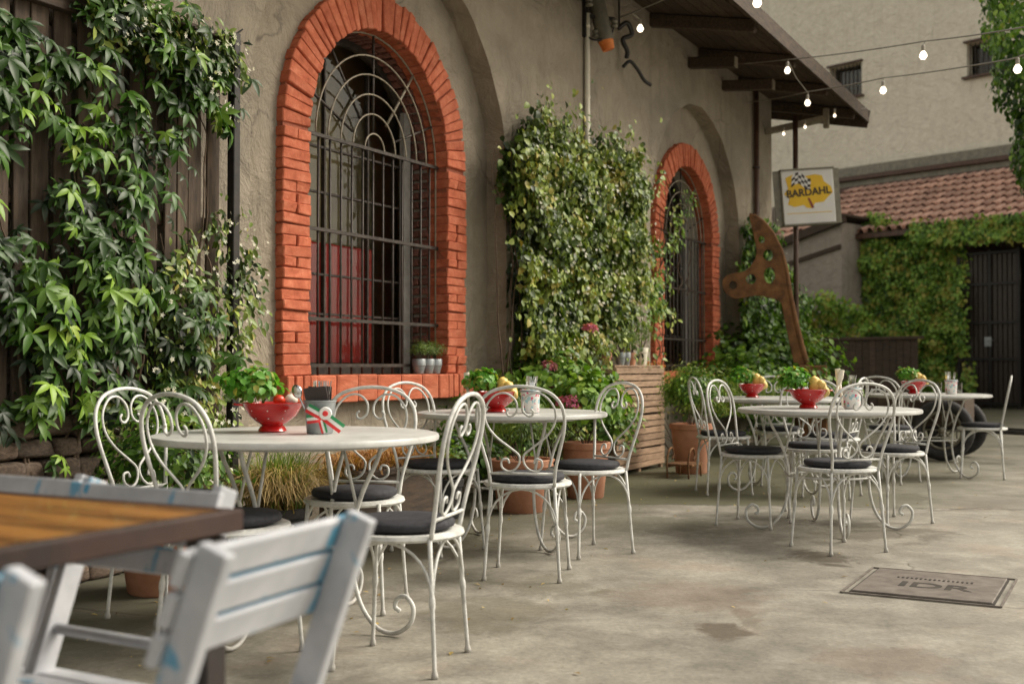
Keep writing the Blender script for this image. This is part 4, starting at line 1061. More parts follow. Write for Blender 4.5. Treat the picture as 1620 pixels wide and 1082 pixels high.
# straw grass
sgp = empty('grass_pot', BW(4.78, .52)); tag(sgp, 'dark pot of drooping straw coloured ornamental grass', 'potted plant')
pot(sgp, .19, .24, 'rubber')
blades('grass_blades', sgp, (0, 0, .22), 1500, .62, .42, .0035, M['straw'], 5, 1.0, 1.05, .06)
blades('green_blades', sgp, (0, 0, .22), 380, .60, .34, .004, M['herb'], 6, 1.0, .6, .07, .5)
tg = empty('planter_trough', BW(5.75, .52), WROT); tag(tg, 'long dark trough of rust coloured dried ferns below the nearer arched window', 'planter')
m = MB(); m.box((0, 0, .19), (.85, .30, .38)); m.box((0, 0, .365), (.89, .34, .05)); m.build('trough', M['darkwood'], tg, bevel=.012)
m = MB(); m.box((0, 0, .386), (.76, .24, .02)); m.build('soil', M['soil'], tg)
for i, x in enumerate((-.28, 0, .28)):
    blades('dry_fern', tg, (x, 0, .36), 420, .30, .26, .006, M['rustfern'], 15 + i, 1, 1.0, .07, .5)
potted('potted_shrub', 'small black plastic pot with a low plant beside the dark fern trough', 6.35, .62, .11, .26, (.17, .17, .16), 260, .05, 'ivy', LT2, 111, 'rubber', tb=.45)
potted('potted_shrub', 'wide terracotta bowl pot with soft feathery greenery behind the second round table', 6.90, .88, .225, .36, (.32, .30, .22), 1700, .05, 'herb', NARROW, 112, tb=.3, zc=.8)
potted('hydrangea', 'tall terracotta pot with broad leaved hydrangea left of the slatted crate', 7.85, .92, .19, .42, (.30, .28, .27), 1100, .075, 'hedge', BROAD, 113, tb=.62, zc=.85)
hy = empty('hydrangea_bush', BW(8.1, .45, 0)); tag(hy, 'leafy hydrangea bush with pink and purple flower heads at the foot of the jasmine', 'bush')
bush('foliage', hy, (0, 0, .72), (.55, .34, .38), 2200, .07, M['hedge'], BROAD, 120, tb=.5, amp=.4)
twigs(hy, (0, 0, .3), (.6, .4, .6), 16, 121, .006)
for i, (px_, d_, py_, s_) in enumerate(((898, 8.4, 640, .085), (905, 8.6, 622, .06), (884, 8.9, 612, .07), (868, 9.0, 582, .065), (875, 9.0, 600, .05), (934, 9.0, 520, .05))):
    p = Vector(((px_ - 810) / 1800 * d_, d_, 1 + (578 - py_) / 1800 * d_)); lp_ = p - Vector(hy.location)
    hy_ = bush('flower_head', hy, tuple(lp_), (s_, s_, s_ * .8), 150, .035, M['pinkpetal'], LT1, 130 + i, shell=.75, tb=(.25 if i < 3 else .75), amp=.1, kind=None)
for i, (t_, e_, dims, N_, sd, tb_, lb_) in enumerate(((7.4, .42, (.40, .30, .48), 1300, 140, .42, 'loose green shrub filling the gap under the right jamb of the nearer window'),
                                            (9.1, .38, (.40, .25, .42), 1600, 141, .5, 'bushy green shrub just left of the slatted crate'),
                                            (6.9, .36, (.40, .25, .30), 900, 142, .3, 'low dark shrub below the sill of the nearer arched window'))):
    rt = empty('shrub', BW(t_, e_, 0)); tag(rt, lb_, 'bush')
    bush('foliage', rt, (0, 0, dims[2] * .9), dims, N_, .06, M['ivy'], BROAD if i else LT3, sd, tb=tb_); twigs(rt, (0, 0, .1), dims, 12, sd, .006)
# terracotta pot right of the crate
potted('potted_shrub', 'big terracotta pot with a small leaved glossy shrub right of the slatted crate', 10.10, .95, .20, .46, (.26, .26, .30), 2200, .045, 'ivy', LT2, 151, tb=.45, zc=.75, flat=.6)
ob = empty('flowering_shrub', BW(10.85, .6, 0)); tag(ob, 'yellow green bushes with orange flowers between the further window and the tables', 'bush')
bush('foliage', ob, (0, 0, .62), (.55, .35, .42), 1800, .06, M['herb'], NARROW, 152, tb=.6)
bush('foliage', ob, (.75, .5, .55), (.65, .4, .42), 1800, .06, M['herb'], NARROW, 153, tb=.55)
bush('flower_head', ob, (-.35, -.1, .98), (.17, .12, .07), 70, .035, M['orangepetal'], LT1, 154, shell=.5, kind='stuff')
twigs(ob, (0, 0, .2), (.8, .5, .6), 14, 155, .005)
lp2 = empty('shrub', BW(12.6, .7, 0)); tag(lp2, 'dark green shrub behind the rear tables below the further window', 'bush')
bush('foliage', lp2, (0, 0, .55), (1.1, .5, .55), 2600, .08, M['ivy'], BROAD, 156, tb=.4)
lp3 = empty('shrub', (3.0, 14.4, 0)); tag(lp3, 'leafy shrub surrounding the foot of the rusty sculpture', 'bush')
bush('foliage', lp3, (0, 0, .75), (1.2, .7, .85), 3600, .09, M['ivy'], BROAD, 157, tb=.42)

# slatted crate tower
cr = empty('slatted_crate', BW(10.02, .26, 0), WROT); tag(cr, 'tall stack of weathered slatted wooden crates holding small herb pots', 'crate')
cw, cd, ch = 1.18, .44, .985
for i in range(15):
    z = .03 + i * (ch - .03) / 15 + .03; warp = rnd.uniform(-.008, .008)
    for (a, b, nm) in (((-cw / 2, -cd / 2, z), (cw / 2, -cd / 2, z + warp), 1), ((-cw / 2, -cd / 2, z), (-cw / 2, cd / 2, z), 0), ((cw / 2, -cd / 2, z), (cw / 2, cd / 2, z), 0)):
        m = MB(); m.bar(a, b, .016, rnd.uniform(.046, .056)); m.build('slat', M['crate'], cr, bevel=.002)
for x in (-cw / 2 + .03, 0, cw / 2 - .03):
    for y in (-cd / 2 + .028, cd / 2 - .028):
        m = MB(); m.box((x, y, ch / 2), (.045, .035, ch)); m.build('corner_post', M['crate'], cr)
m = MB(); m.box((0, 0, .55), (cw - .1, cd - .1, .82)); m.build('dark_core', M['soil'], cr)  # dark box filling the crate behind the slats
for i in range(5):
    m = MB(); m.box((0, -cd / 2 + .045 + i * .09, ch + .008), (cw + .02, .08, .016)); m.build('top_slat', M['crate'], cr, bevel=.002)
HG = 'small herb pots on the slatted crate'
for (x, y, r, h, mt, lbl, sd, hh) in ((-.50, -.06, .075, .12, 'terra', 'wide terracotta herb pot at the left end of the crate top', 161, .14), (-.30, -.14, .05, .12, 'zinc', 'small zinc herb pot, left one of the two on the crate', 162, .14), (-.13, -.12, .05, .12, 'zinc', 'small zinc herb pot, right one of the two on the crate', 163, .13), (.05, -.10, .052, .12, 'terra', 'narrow terracotta herb pot between the zinc and cream pots', 164, .15), (.27, -.12, .06, .17, 'cream', 'tall cream herb pot at the right end of the crate top', 165, .16)):
    p = Matrix.Rotation(WROT, 3, 'Z') @ Vector((x, y, 0)) + Vector(cr.location)
    rt = potted('herb_pot', lbl, 0, 0, r, h, (.11, .11, hh), 420, .035, 'herb', NARROW, sd, mt, group=HG, tb=.45, loc=(p.x, p.y, ch + .016), zc=.7)
# zinc pots on the window sill
for i, (t, lbl) in enumerate(((6.90, 'leftmost zinc pot of thyme on the orange brick sill'), (7.02, 'middle zinc pot of thyme on the orange brick sill'), (7.12, 'rightmost zinc pot of thyme on the orange brick sill'))):
    potted('herb_pot', lbl, t, .035, .05, .105, (.075, .06, .085), 480, .022, 'herb', NARROW, 171 + i, 'zinc', z=SILL + .002, group='zinc pots of thyme on the window sill', tb=.35, zc=.6)

# ------------------------------------------------------------------ bistro chairs and tables
def make_chair():
    root = empty('bistro_chair')
    m = MB(); m.lathe([(.001, .446), (.150, .446), (.198, .452), (.208, .448), (.212, .436), (.205, .428), (.19, .432), (.001, .438)], 32, cap=False); m.build('seat', M['white'], root, smooth='auto')
    m = MB(); m.lathe([(.001, .452), (.155, .452), (.176, .460), (.180, .474), (.172, .486), (.10, .492), (.001, .489)], 28, cap=False); m.build('seat_pad', M['pad'], root, smooth=True)
    yb = lambda z: -.155 - max(0, z - .45) * .20
    half = [(.150, .44), (.158, .52), (.178, .60), (.198, .68), (.206, .75), (.192, .82), (.145, .872), (.075, .897), (0, .905)]
    full = [(x, yb(z), z) for x, z in half] + [(-x, yb(z), z) for x, z in half[::-1][1:]]
    m = MB(); m.tube(spline(full, 4), .0080, 7); m.build('back_hoop', M['white'], root, smooth=True)
    s = [(.050, .800), (.062, .788), (.056, .770), (.036, .768), (.014, .792), (.018, .838), (.060, .872), (.115, .862), (.160, .805), (.160, .735), (.118, .672), (.050, .618), (.012, .585), (.010, .550), (.030, .520), (.064, .508), (.094, .528), (.092, .560), (.066, .566), (.058, .546)]
    for k in (-1, 1):
        m = MB(); m.tube(spline([(k * x, yb(z) + .002 * k, z) for x, z in s], 4), .0052, 6); m.build('back_scroll', M['white'], root, smooth=True)
    m = MB(); m.tube([(-.156, yb(.5), .498), (.156, yb(.5), .498)], .0065, 6); m.build('back_rail', M['white'], root, smooth=True)
    for (sx, sy) in ((-1, 1), (1, 1), (-1, -1), (1, -1)):
        m = MB(); top = (sx * .150, sy * .150, .44); bot = (sx * .178, sy * .178, .0)
        pts = [Vector(top).lerp(Vector(bot), t) for t in (0, .4, .44, .48, .52, .94, .97, 1.0)]
        m.tube(pts, [.0082, .0078, .0115, .0115, .0078, .0074, .012, .012], 8); m.build('leg', M['white'], root, smooth=True)
    for k in range(4):
        a = R(45 + 90 * k); b = a + R(90)
        p0 = Vector((math.cos(a) * .232, math.sin(a) * .232, .23)); p1 = Vector((math.cos(b) * .232, math.sin(b) * .232, .23)); mid = (p0 + p1) / 2
        pts = []
        for i in range(15):
            t = i / 14; an = math.pi * t
            pts.append(mid + (p0 - mid) * math.cos(an) * (1 - .06 * math.sin(an)) + Vector((0, 0, .195 * math.sin(an) ** .8)))
        m = MB(); m.tube(pts, .0055, 6); m.build('brace', M['white'], root, smooth=True)
    return root
CG = 'white wrought iron bistro chairs around the round tables'
chairs = [
    (-1.37, 4.62, -22, 'white iron bistro chair far left of the nearest table, against the creeper'),
    (-.985, 3.985, 50, 'white iron bistro chair left front of the nearest table, overlapping its edge'),
    (-.372, 3.87, 165, 'nearest white iron bistro chair, seen side-on right of the nearest table'),
    (.075, 5.46, 80, 'white iron bistro chair, back to us, in front of the second table'),
    (.40, 6.13, 212, 'white iron bistro chair right of the second table, before the slatted crate'),
    (-.66, 4.78, -100, 'white iron bistro chair facing us behind the nearest table, below the sill'),
    (-.40, 6.18, -38, 'white iron bistro chair left of the second table, under the zinc pots'),
    (1.775, 6.22, 111, 'white iron bistro chair, back to us, in front of the right cluster'),
    (1.52, 7.18, -33, 'leftmost white iron bistro chair of the right cluster, side-on'),
    (1.66, 8.95, 5, 'white iron bistro chair of the right cluster next to the big terracotta pot'),
    (2.43, 7.32, 202, 'white iron bistro chair facing left, right of the front table in the right cluster'),
    (3.25, 9.78, 45, 'white iron bistro chair at the left of the far right table'),
    (2.44, 8.70, 150, 'white iron bistro chair near right of the rear table in the right cluster'),
    (2.25, 9.62, -92, 'white iron bistro chair facing us behind the rear table of the right cluster'),
    (2.02, 7.62, -100, 'white iron bistro chair facing us behind the front table of the right cluster'),
    (4.20, 10.18, 157, 'lone white iron bistro chair seen edge-on at the far right of the yard'),
]
proto = make_chair()
for i, (x, y, deg, lbl) in enumerate(chairs):
    o = proto if i == 0 else copy_tree(proto)
    o.location = (x, y, 0); o.rotation_euler = (0, 0, R(deg - 90))
    tag(o, lbl, 'chair', CG)

def make_table():
    root = empty('round_table')
    m = MB(); m.lathe([(.001, .739), (.53, .740), (.541, .737), (.546, .728), (.544, .716), (.532, .711), (.001, .711)], 64, cap=False); m.build('table_top', M['marble'], root, smooth='auto')
    leg = spline([(.37, 0, .708), (.345, 0, .64), (.285, 0, .52), (.245, 0, .38), (.245, 0, .24), (.28, 0, .11), (.345, 0, .03), (.42, 0, .012), (.485, 0, .05), (.50, 0, .11), (.47, 0, .15), (.435, 0, .14), (.425, 0, .11), (.445, 0, .095)], 5)
    for k in range(4):
        m = MB(); c, s = math.cos(R(90 * k)), math.sin(R(90 * k))
        m.tube([(p.x * c, p.x * s, p.z) for p in leg], .0088, 7); m.build('leg', M['white'], root, smooth=True)
        m = MB(); m.tube([(.20 * c, .20 * s, .708), (.262 * c, .262 * s, .47)], .006, 6); m.build('strut', M['white'], root, smooth=True)
    for rr, z in ((.245, .33), (.36, .700)):
        m = MB(); m.tube([(math.cos(a) * rr, math.sin(a) * rr, z) for a in np.linspace(0, 2 * math.pi, 33)[:-1]], .007, 6, closed=True); m.build('ring', M['white'], root, smooth=True)
    return root
tables = [(-.826, 4.381, -22, 1.0, 'nearest round white table, below and left of the nearer arched window'),
          (0.0, 6.42, -60, .985, 'second round white table, in front of the terracotta pots and hydrangea'),
          (1.93, 6.95, -93, 1.0, 'front round white table of the right cluster'),
          (2.18, 9.2, -70, 1.0, 'rear left round white table of the right cluster, beside the yellow green bushes'),
          (3.80, 10.4, -55, 1.0, 'far right round white table in front of the black cart wheel')]
tp_ = make_table()
for i, (x, y, deg, s, lbl) in enumerate(tables):
    o = tp_ if i == 0 else copy_tree(tp_)
    o.location = (x, y, 0); o.rotation_euler = (0, 0, R(deg)); o.scale = (s, s, 1)
    tag(o, lbl, 'table', 'round white tables in the yard')

# ------------------------------------------------------------------ table dressing
TZ = .7415
def make_colander():
    root = empty('red_colander')
    m = MB(); m.lathe([(.052, 0), (.056, .003), (.048, .018), (.040, .024), (.060, .036), (.092, .062), (.112, .095), (.118, .110), (.121, .112), (.118, .114), (.108, .098), (.088, .066), (.055, .042), (.001, .036)], 32, cap=False); m.build('bowl', M['redenamel'], root, smooth='auto')
    for s in (-1, 1):
        m = MB(); m.tube(spline([(s * .118, -.03, .105), (s * .145, -.022, .108), (s * .150, 0, .108), (s * .145, .022, .108), (s * .118, .03, .105)], 4), .0045, 6); m.build('handle', M['redenamel'], root, smooth=True)
    m = MB()
    for k in range(10):
        a = 2 * math.pi * k / 10
        for rr, zz in ((.1065, .086), (.085, .0555)):
            c = Vector((math.cos(a) * rr, math.sin(a) * rr, zz)); d = Vector((math.cos(a), math.sin(a), -.75)).normalized()
            x_ = d.orthogonal().normalized(); y_ = d.cross(x_); c = c + d * .0035
            m.add([c + (x_ * math.cos(t) + y_ * math.sin(t)) * .0026 for t in np.linspace(0, 2 * math.pi, 9)[:-1]], [tuple(range(8))])
    m.build('drain_holes', M['signwhite'], root)
    return root
cproto = make_colander()
bowls = [(-.940, 4.47, 20, 1.0), (-.085, 6.35, 60, 1.0), (1.80, 6.92, 10, 1.0), (1.96, 9.30, 80, .95), (3.70, 10.48, 30, 1.0)]
where = ['on the nearest round table', 'on the second round table', 'on the front table of the right cluster', 'on the rear table of the right cluster', 'on the far right table']
M['yellowfood'] = simple('yellow_peppers', (.66, .42, .08), (.78, .60, .22), 12, .4, 0, .2, 20)
M['tomato'] = simple('tomato_skin', (.45, .02, .008), (.58, .05, .015), 6, .25, 0, 0)
M['garlic'] = simple('garlic_skin', (.62, .56, .46), (.74, .69, .60), 14, .55, 0, .2)
for i, (x, y, a, s) in enumerate(bowls):
    o = cproto if i == 0 else copy_tree(cproto)
    o.location = (x, y, TZ); o.rotation_euler = (0, 0, R(a)); o.scale = (s, s, s)
    tag(o, 'red enamel footed colander ' + where[i], 'bowl', 'red colanders used as table centrepieces')
    side = Vector((-.05, .0, 0)) if i < 4 else Vector((-.02, 0, 0))
    bz = empty('basil_bunch', (x + side.x, y + side.y, TZ + .05)); tag(bz, 'bright basil bunch in the red colander ' + where[i], 'herbs', 'herb bunches in the red colanders')
    bush('leaves', bz, (-.035, 0, .112 if i == 0 else .11), (.108, .09, .09) if i == 0 else (.085, .08, .075), 760, .036, M['basil'], BROAD, 200 + i, shell=.3, tb=.75, amp=.35)
    twigs(bz, (0, 0, .06), (.07, .07, .08), 9, 200 + i, .0025, M['basil'], 0)
    if i:
        yf = empty('yellow_peppers', (x + .045, y - .02, TZ + .085)); tag(yf, 'yellow peppers piled in the red colander ' + where[i], 'vegetables', 'yellow peppers in the red colanders')
        for (dx, dy, dz, rr) in ((0, 0, .040, .046), (.035, .01, .030, .034), (-.012, .0, .075, .030), (.02, -.025, .055, .028), (.045, -.02, .015, .028)):
            m = MB(); m.ball((dx, dy, dz), rr, 12, (1, .9, 1.15), .35); m.build('pepper', M['yellowfood'], yf, smooth=True)
    for (dx, dy, dz, rr, mt, nm, lb_) in ((.035, -.045, .125, .024, 'tomato', 'tomato', 'small red tomato'), (.075, -.01, .125, .026, 'garlic', 'garlic_bulb', 'pale garlic bulb')) if i == 0 else ((.085, -.015, .125, .018, 'tomato', 'tomato', 'small red tomato'),):
        vg = empty(nm, (x + dx, y + dy, TZ + dz)); tag(vg, lb_ + ' in the colander ' + where[i], 'vegetable', 'vegetables in the red colanders')
        m = MB(); m.ball((0, 0, 0), rr, 12, (1, 1, .85), .12); m.build('body', M[mt], vg, smooth=True)
        m = MB()
        if nm == 'tomato':
            for k in range(5):
                aa = k * 1.257; m.add([(0, 0, rr * .86), (math.cos(aa - .2) * rr * .3, math.sin(aa - .2) * rr * .3, rr * .9), (math.cos(aa) * rr * .7, math.sin(aa) * rr * .7, rr * .8), (math.cos(aa + .2) * rr * .3, math.sin(aa + .2) * rr * .3, rr * .9)], [(0, 1, 2, 3)])
            m.build('calyx', M['basil'], vg)
        else:
            m.tube([(0, 0, rr * .7), (.004, 0, rr * 1.2), (.012, 0, rr * 2.2)], [.008, .003], 6); m.build('neck', M[mt], vg)

# zinc cutlery bucket with tricolour rosette on the nearest table
bk = empty('cutlery_bucket', (-.735, 4.36, TZ)); tag(bk, 'small zinc cutlery bucket tied with a green white and red rosette on the nearest table', 'bucket')
m = MB(); m.lathe([(.048, 0), (.05, .002), (.060, .118), (.064, .121), (.064, .126), (.059, .126), (.047, .01), (.001, .008)], 28, cap=False); m.build('bucket_body', M['zinc'], bk, smooth='auto')
GR = simple('ribbon_green', (.02, .20, .07), (.03, .27, .10), 6, .6, 0, .1); WHT = simple('ribbon_white', (.72, .71, .68), None, 6, .6, 0, .1); RD = simple('ribbon_red', (.55, .012, .02), (.66, .03, .03), 6, .6, 0, .1)
def ribbon(a, b, w, parent, sag=.0, yo=-.066):
    for k, mt in ((-1, GR), (0, WHT), (1, RD)):
        a_, b_ = Vector(a), Vector(b); d = (b_ - a_).normalized(); p = Vector((-d.z, 0, d.x)) * w
        m = MB(); n_ = 6; V = []
        for i in range(n_ + 1):
            t = i / n_; c = a_.lerp(b_, t) + Vector((0, -.012 * math.sin(math.pi * t) + yo, 0)) + p * (-k)
            V += [c - p * .5, c + p * .5]
        m.add(V, [(2 * i, 2 * i + 1, 2 * i + 3, 2 * i + 2) for i in range(n_)]); m.build('ribbon_stripe', mt, parent)
rb = empty('rosette', (0, 0, 0), R(8), bk)
ribbon((-.045, 0, .10), (.012, 0, .068), .012, rb); ribbon((.018, 0, .070), (.085, 0, .018), .013, rb, yo=-.074); ribbon((-.048, 0, .055), (.006, 0, .062), .011, rb, yo=-.064); ribbon((.006, 0, .055), (.020, 0, .004), .008, rb, yo=-.064)
m = MB(); m.tube([(.022, -.078, .078), (.022, -.090, .078)], [.025, .022], 18); m.build('rosette_disc', WHT, rb, smooth='auto')
m = MB(); m.tube([(.022, -.090, .078), (.022, -.0935, .078)], [.011, .009], 12); m.build('rosette_centre', RD, rb)
np_ = empty('napkins', (-.735, 4.36, TZ + .09)); tag(np_, 'folded black napkins stuffed in the zinc cutlery bucket', 'napkins')
for i in range(7):
    m = MB(); m.box((0, 0, .04), (.085, .006, .09), jit=.003); m.build('napkin', M['ink'], np_, loc=(rnd.uniform(-.006, .006), -.03 + i * .009, 0), rot=(rnd.uniform(-.1, .1), rnd.uniform(-.18, .18), rnd.uniform(-.1, .1)))
M['steel'] = simple('cutlery_steel', (.6, .6, .6), None, 5, .22, 1, 0)
def cutlery(cx, cy, z, n, lbl, sd):
    rr = random.Random(sd)
    for i in range(n):
        fk = empty('fork', (cx + rr.uniform(-.03, .03), cy + rr.uniform(-.02, .035), z), rr.uniform(0, 6.28), None, rr.uniform(-.22, .22), rr.uniform(-.22, .22)); tag(fk, lbl, 'cutlery', 'forks standing in jars')
        m = MB(); m.tube([(0, 0, 0), (0, 0, .11)], [.004, .003], 5)
        m.build('handle', M['steel'], fk)
        m = MB(); m.box((0, 0, .125), (.018, .002, .03))
        for q in (-1, 0, 1): m.box((q * .0075, 0, .155), (.003, .002, .034))
        m.build('tines', M['steel'], fk)
cutlery(-.735, 4.36, TZ + .03, 6, 'steel fork upright in the zinc bucket on the nearest table', 5)
sp_ = empty('serving_spoon', (-.775, 4.345, TZ + .06), R(-20), None, 0, R(-28)); tag(sp_, 'silver serving spoon leaning out of the left of the zinc bucket', 'cutlery')
m = MB(); m.tube([(0, 0, 0), (0, 0, .09)], .004, 6); m.build('handle', M['steel'], sp_)
m = MB(); m.ball((0, 0, .112), .028, 12, (.8, .25, 1)); m.build('spoon_bowl', M['steel'], sp_, smooth=True)
# floral jars with cutlery on the other tables
def floral_mat():
    m, nt, b = newmat('floral_print_tin'); v = coord(nt)
    vo = nt.nodes.new('ShaderNodeTexVoronoi'); vo.inputs['Scale'].default_value = 62; nt.links.new(v, vo.inputs['Vector'])
    c = ramp(nt, vo.outputs['Color'], [(0, (.62, .08, .16)), (.22, (.70, .66, .64)), (.5, (.34, .52, .56)), (.62, (.72, .70, .66)), (.9, (.15, .30, .12))])
    for e in nt.nodes:
        if e.type == 'VALTORGB': e.color_ramp.interpolation = 'CONSTANT'
    nt.links.new(c, b.inputs['Base Color']); b.inputs['Roughness'].default_value = .4
    return m
M['floral'] = floral_mat()
for i, (x, y, w_) in enumerate(((.10, 6.22, 1), (2.03, 6.80, 2), (2.32, 9.15, 3), (3.98, 10.32, 4))):
    jr = empty('floral_jar', (x, y, TZ)); tag(jr, 'small floral printed jar of cutlery ' + where[w_], 'jar', 'floral cutlery jars on the tables')
    m = MB(); m.lathe([(.044, 0), (.050, .01), (.052, .10), (.055, .122), (.058, .126), (.053, .128), (.048, .10), (.045, .012), (.001, .01)], 24, cap=False); m.build('jar_body', M['floral'], jr, smooth='auto')
    m = MB(); m.tube([(math.cos(a) * .0565, math.sin(a) * .0565, .118) for a in np.linspace(0, 2 * math.pi, 25)[:-1]], .005, 6, closed=True); m.build('lip', M['zinc'], jr, smooth=True)
    cutlery(x, y, TZ + .03, 5, 'steel fork upright in the floral jar ' + where[w_], 40 + i)
def rolled_menu(x, y, tilt, lbl, h=.20, rz=0):
    o = empty('wooden_spoon', (x, y, TZ), R(rz), None, 0, R(tilt)); tag(o, lbl, 'utensil')
    m = MB(); m.tube([(0, 0, .006), (0, 0, h * .65)], [.007, .009], 8); m.build('handle', M['cream'], o, smooth=True)
    m = MB(); m.tube([(0, 0, h * .62), (0, 0, h * .8), (0, 0, h)], [.012, .020, .016], 10); m.build('paddle', M['cream'], o, smooth='auto')
rolled_menu(-.24, 6.38, -4, 'pale wooden pestle standing left of the colander on the second table', .22)
rolled_menu(1.93, 6.86, 14, 'pale wooden pestle leaning right on the front table of the right cluster', .24)
rolled_menu(2.03, 6.98, -8, 'pale wooden pestle leaning left on the front table of the right cluster', .24)
for (x, y, lbl) in ((3.95, 10.55, 'clear tumbler upside down left of the plates on the far right table'), (4.10, 10.45, 'clear tumbler at the right of the far right table')):
    gl_ = empty('glass', (x, y, TZ)); tag(gl_, lbl, 'glass')
    m = MB(); m.lathe([(.030, 0), (.036, .10), (.034, .10), (.028, .006), (.001, .006)], 18, cap=False); m.build('tumbler', M['glass'], gl_, smooth='auto')
    m = MB(); m.lathe([(.029, .007), (.031, .03), (.001, .03)], 18, cap=False); m.build('base', M['zinc'], gl_)

# ------------------------------------------------------------------ black wheeled cart behind the far right table
ct = empty('hand_cart', (4.92, 12.6, 0), R(-32)); tag(ct, 'old dark hand cart with a thick black tyre behind the far right table', 'cart')
for s in (0, -1):
    wh = empty('wheel', (0, s * .75, .32), 0, ct)
    m = MB(); m.tube([(math.cos(a) * .265, 0, math.sin(a) * .265) for a in np.linspace(0, 2 * math.pi, 33)[:-1]], .058, 10, closed=True); m.build('tyre', M['rubber'], wh, smooth=True)
    m = MB(); m.tube([(math.cos(a) * .195, 0, math.sin(a) * .195) for a in np.linspace(0, 2 * math.pi, 33)[:-1]], .016, 8, closed=True)
    for k in range(8):
        a = k * math.pi / 4; m.tube([(math.cos(a) * .03, 0, math.sin(a) * .03), (math.cos(a) * .19, 0, math.sin(a) * .19)], .009, 6)
    m.tube([(0, -.07, 0), (0, .07, 0)], .035, 12); m.build('rim', M['greypipe'], wh, smooth=True)
m = MB(); m.tube([(0, -.8, .32), (0, .1, .32)], .02, 8); m.build('axle', M['black'], ct)
m = MB(); m.box((-.25, -.37, .50), (.9, .55, .30)); m.build('cart_box', M['darkwood'], ct, bevel=.01)
m = MB(); m.bar((-.6, -.62, .34), (1.0, -.62, .30), .04, .04); m.bar((-.6, -.12, .34), (1.0, -.12, .30), .04, .04); m.tube([(1.0, -.68, .30), (1.0, -.06, .30)], .022, 8); m.build('shaft', M['black'], ct)
for y in (-.6, -.14):
    m = MB(); m.bar((-.6, y, 0), (-.6, y, .36), .04, .04); m.build('prop_leg', M['black'], ct)

# small rusty iron stand by the crate pot
rs = empty('rusty_stand', BW(9.72, 1.02, 0), WROT); tag(rs, 'small rusty scrolled iron stand left of the big terracotta pot', 'stand')
m = MB()
for y in (-.1, .1):
    m.tube(spline([(-.16, y, 0), (-.17, y, .14), (-.12, y, .24), (-.04, y, .26), (.0, y, .20), (-.04, y, .16)], 5), .009, 6); m.tube([(-.16, y, .1), (.16, y, .1)], .009, 6); m.tube([(.16, y, 0), (.16, y, .1)], .009, 6)
m.build('scroll_frame', M['rust'], rs, smooth=True)
for i in range(4):
    m = MB(); m.box((-.12 + i * .08, 0, .118), (.06, .26, .014)); m.build('slat', M['rust'], rs)

# ------------------------------------------------------------------ cast cover in the floor
mh = empty('manhole_cover', BW(5.45, 3.77, .002), WROT); tag(mh, 'rectangular cast iron inspection cover set in the concrete at the right', 'manhole cover')
M['cast'] = simple('worn_cast_iron', (.10, .083, .07), (.19, .163, .14), 12, .65, .15, .6, 60, .003)
M['castdark'] = simple('cast_joint_dirt', (.02, .016, .012), (.05, .04, .03), 12, .9, 0, .3)
m = MB(); m.box((0, 0, .001), (.635, .595, .006)); m.build('joint', M['castdark'], mh)
m = MB(); m.box((0, 0, .005), (.617, .577, .010)); m.build('lid', M['cast'], mh, bevel=.003)
m = MB()
for a, b in (((-.345, -.325), (.345, -.325)), ((-.345, .325), (.345, .325)), ((-.345, -.325), (-.345, .325)), ((.345, -.325), (.345, .325))):
    m.bar((*a, .003), (*b, .003), .010, .006)
m.build('rim', M['cast'], mh)
# wall axes: +x runs away along the wall, -y points out into the yard; the writing reads from the near-left side
text_obj('cast_letters', 'IDR', .17, M['castdark'], mh, (-.06, -.02, .0102), (0, 0, R(-90)), .001, 1.15)
m = MB()
for i in range(17):
    m.box((.10, .16 - i * .02, .011), (.03 if i % 3 else .018, .009, .003))
m.build('small_relief_row', M['castdark'], mh)

# ------------------------------------------------------------------ string lights
def string_light(lbl, pts, bulbs, r=.006, sag=.10, br_=.032):
    o = empty('string_light', (0, 0, 0)); tag(o, lbl, 'string light', 'festoon light strings over the yard')
    P = [Vector(p) for p in pts]; out = []
    for a, b in zip(P[:-1], P[1:]):
        for k in range(12):
            t = k / 12; q = a.lerp(b, t); q.z -= sag * 4 * t * (1 - t) * ((b - a).length / 6); out.append(q)
    out.append(P[-1])
    m = MB(); m.tube(out, r, 6); m.build('cable', M['wire'], o, smooth=True)
    for bp in bulbs:
        bp = Vector(bp); near = min(out, key=lambda q: (q - bp).length)
        b = empty('bulb_holder', tuple(bp), 0, o)
        m = MB(); m.lathe([(.010, .036), (.016, .040), (.016, .085), (.008, .095)], 10); m.tube([(0, 0, .09), tuple(near - bp)], .004, 5); m.build('socket', M['socket'], b)
        m = MB(); m.lathe([(.001, -br_), (br_ * .6, -br_ * .82), (br_, -br_ * .1), (br_ * .85, br_ * .5), (br_ * .45, br_ * 1.15), (.010, br_ * 1.3)], 14, cap=False); m.build('bulb', M['bulb'], b, smooth=True)
    return o
string_light('upper festoon cable leaving the wall beside the flue with two glowing bulbs', [BW(10.2, .2, 4.40), (1.50, 8.9, 4.02), (2.2, 6.0, 3.18), (4.6, 1.0, 3.3)], [(1.225, 10.8, 4.21), (1.735, 8.0, 3.56)], .006, .03)
string_light('longest festoon cable from the eaves to the right edge with two glowing bulbs', [BW(13.0, .2, 4.58), (2.93, 12.0, 4.24), (3.47, 9.5, 3.72), (3.62, 8.0, 3.39), (4.2, 3.0, 3.3)], [(2.92, 12.0, 4.12), (3.452, 9.5, 3.595)], .006, .03)
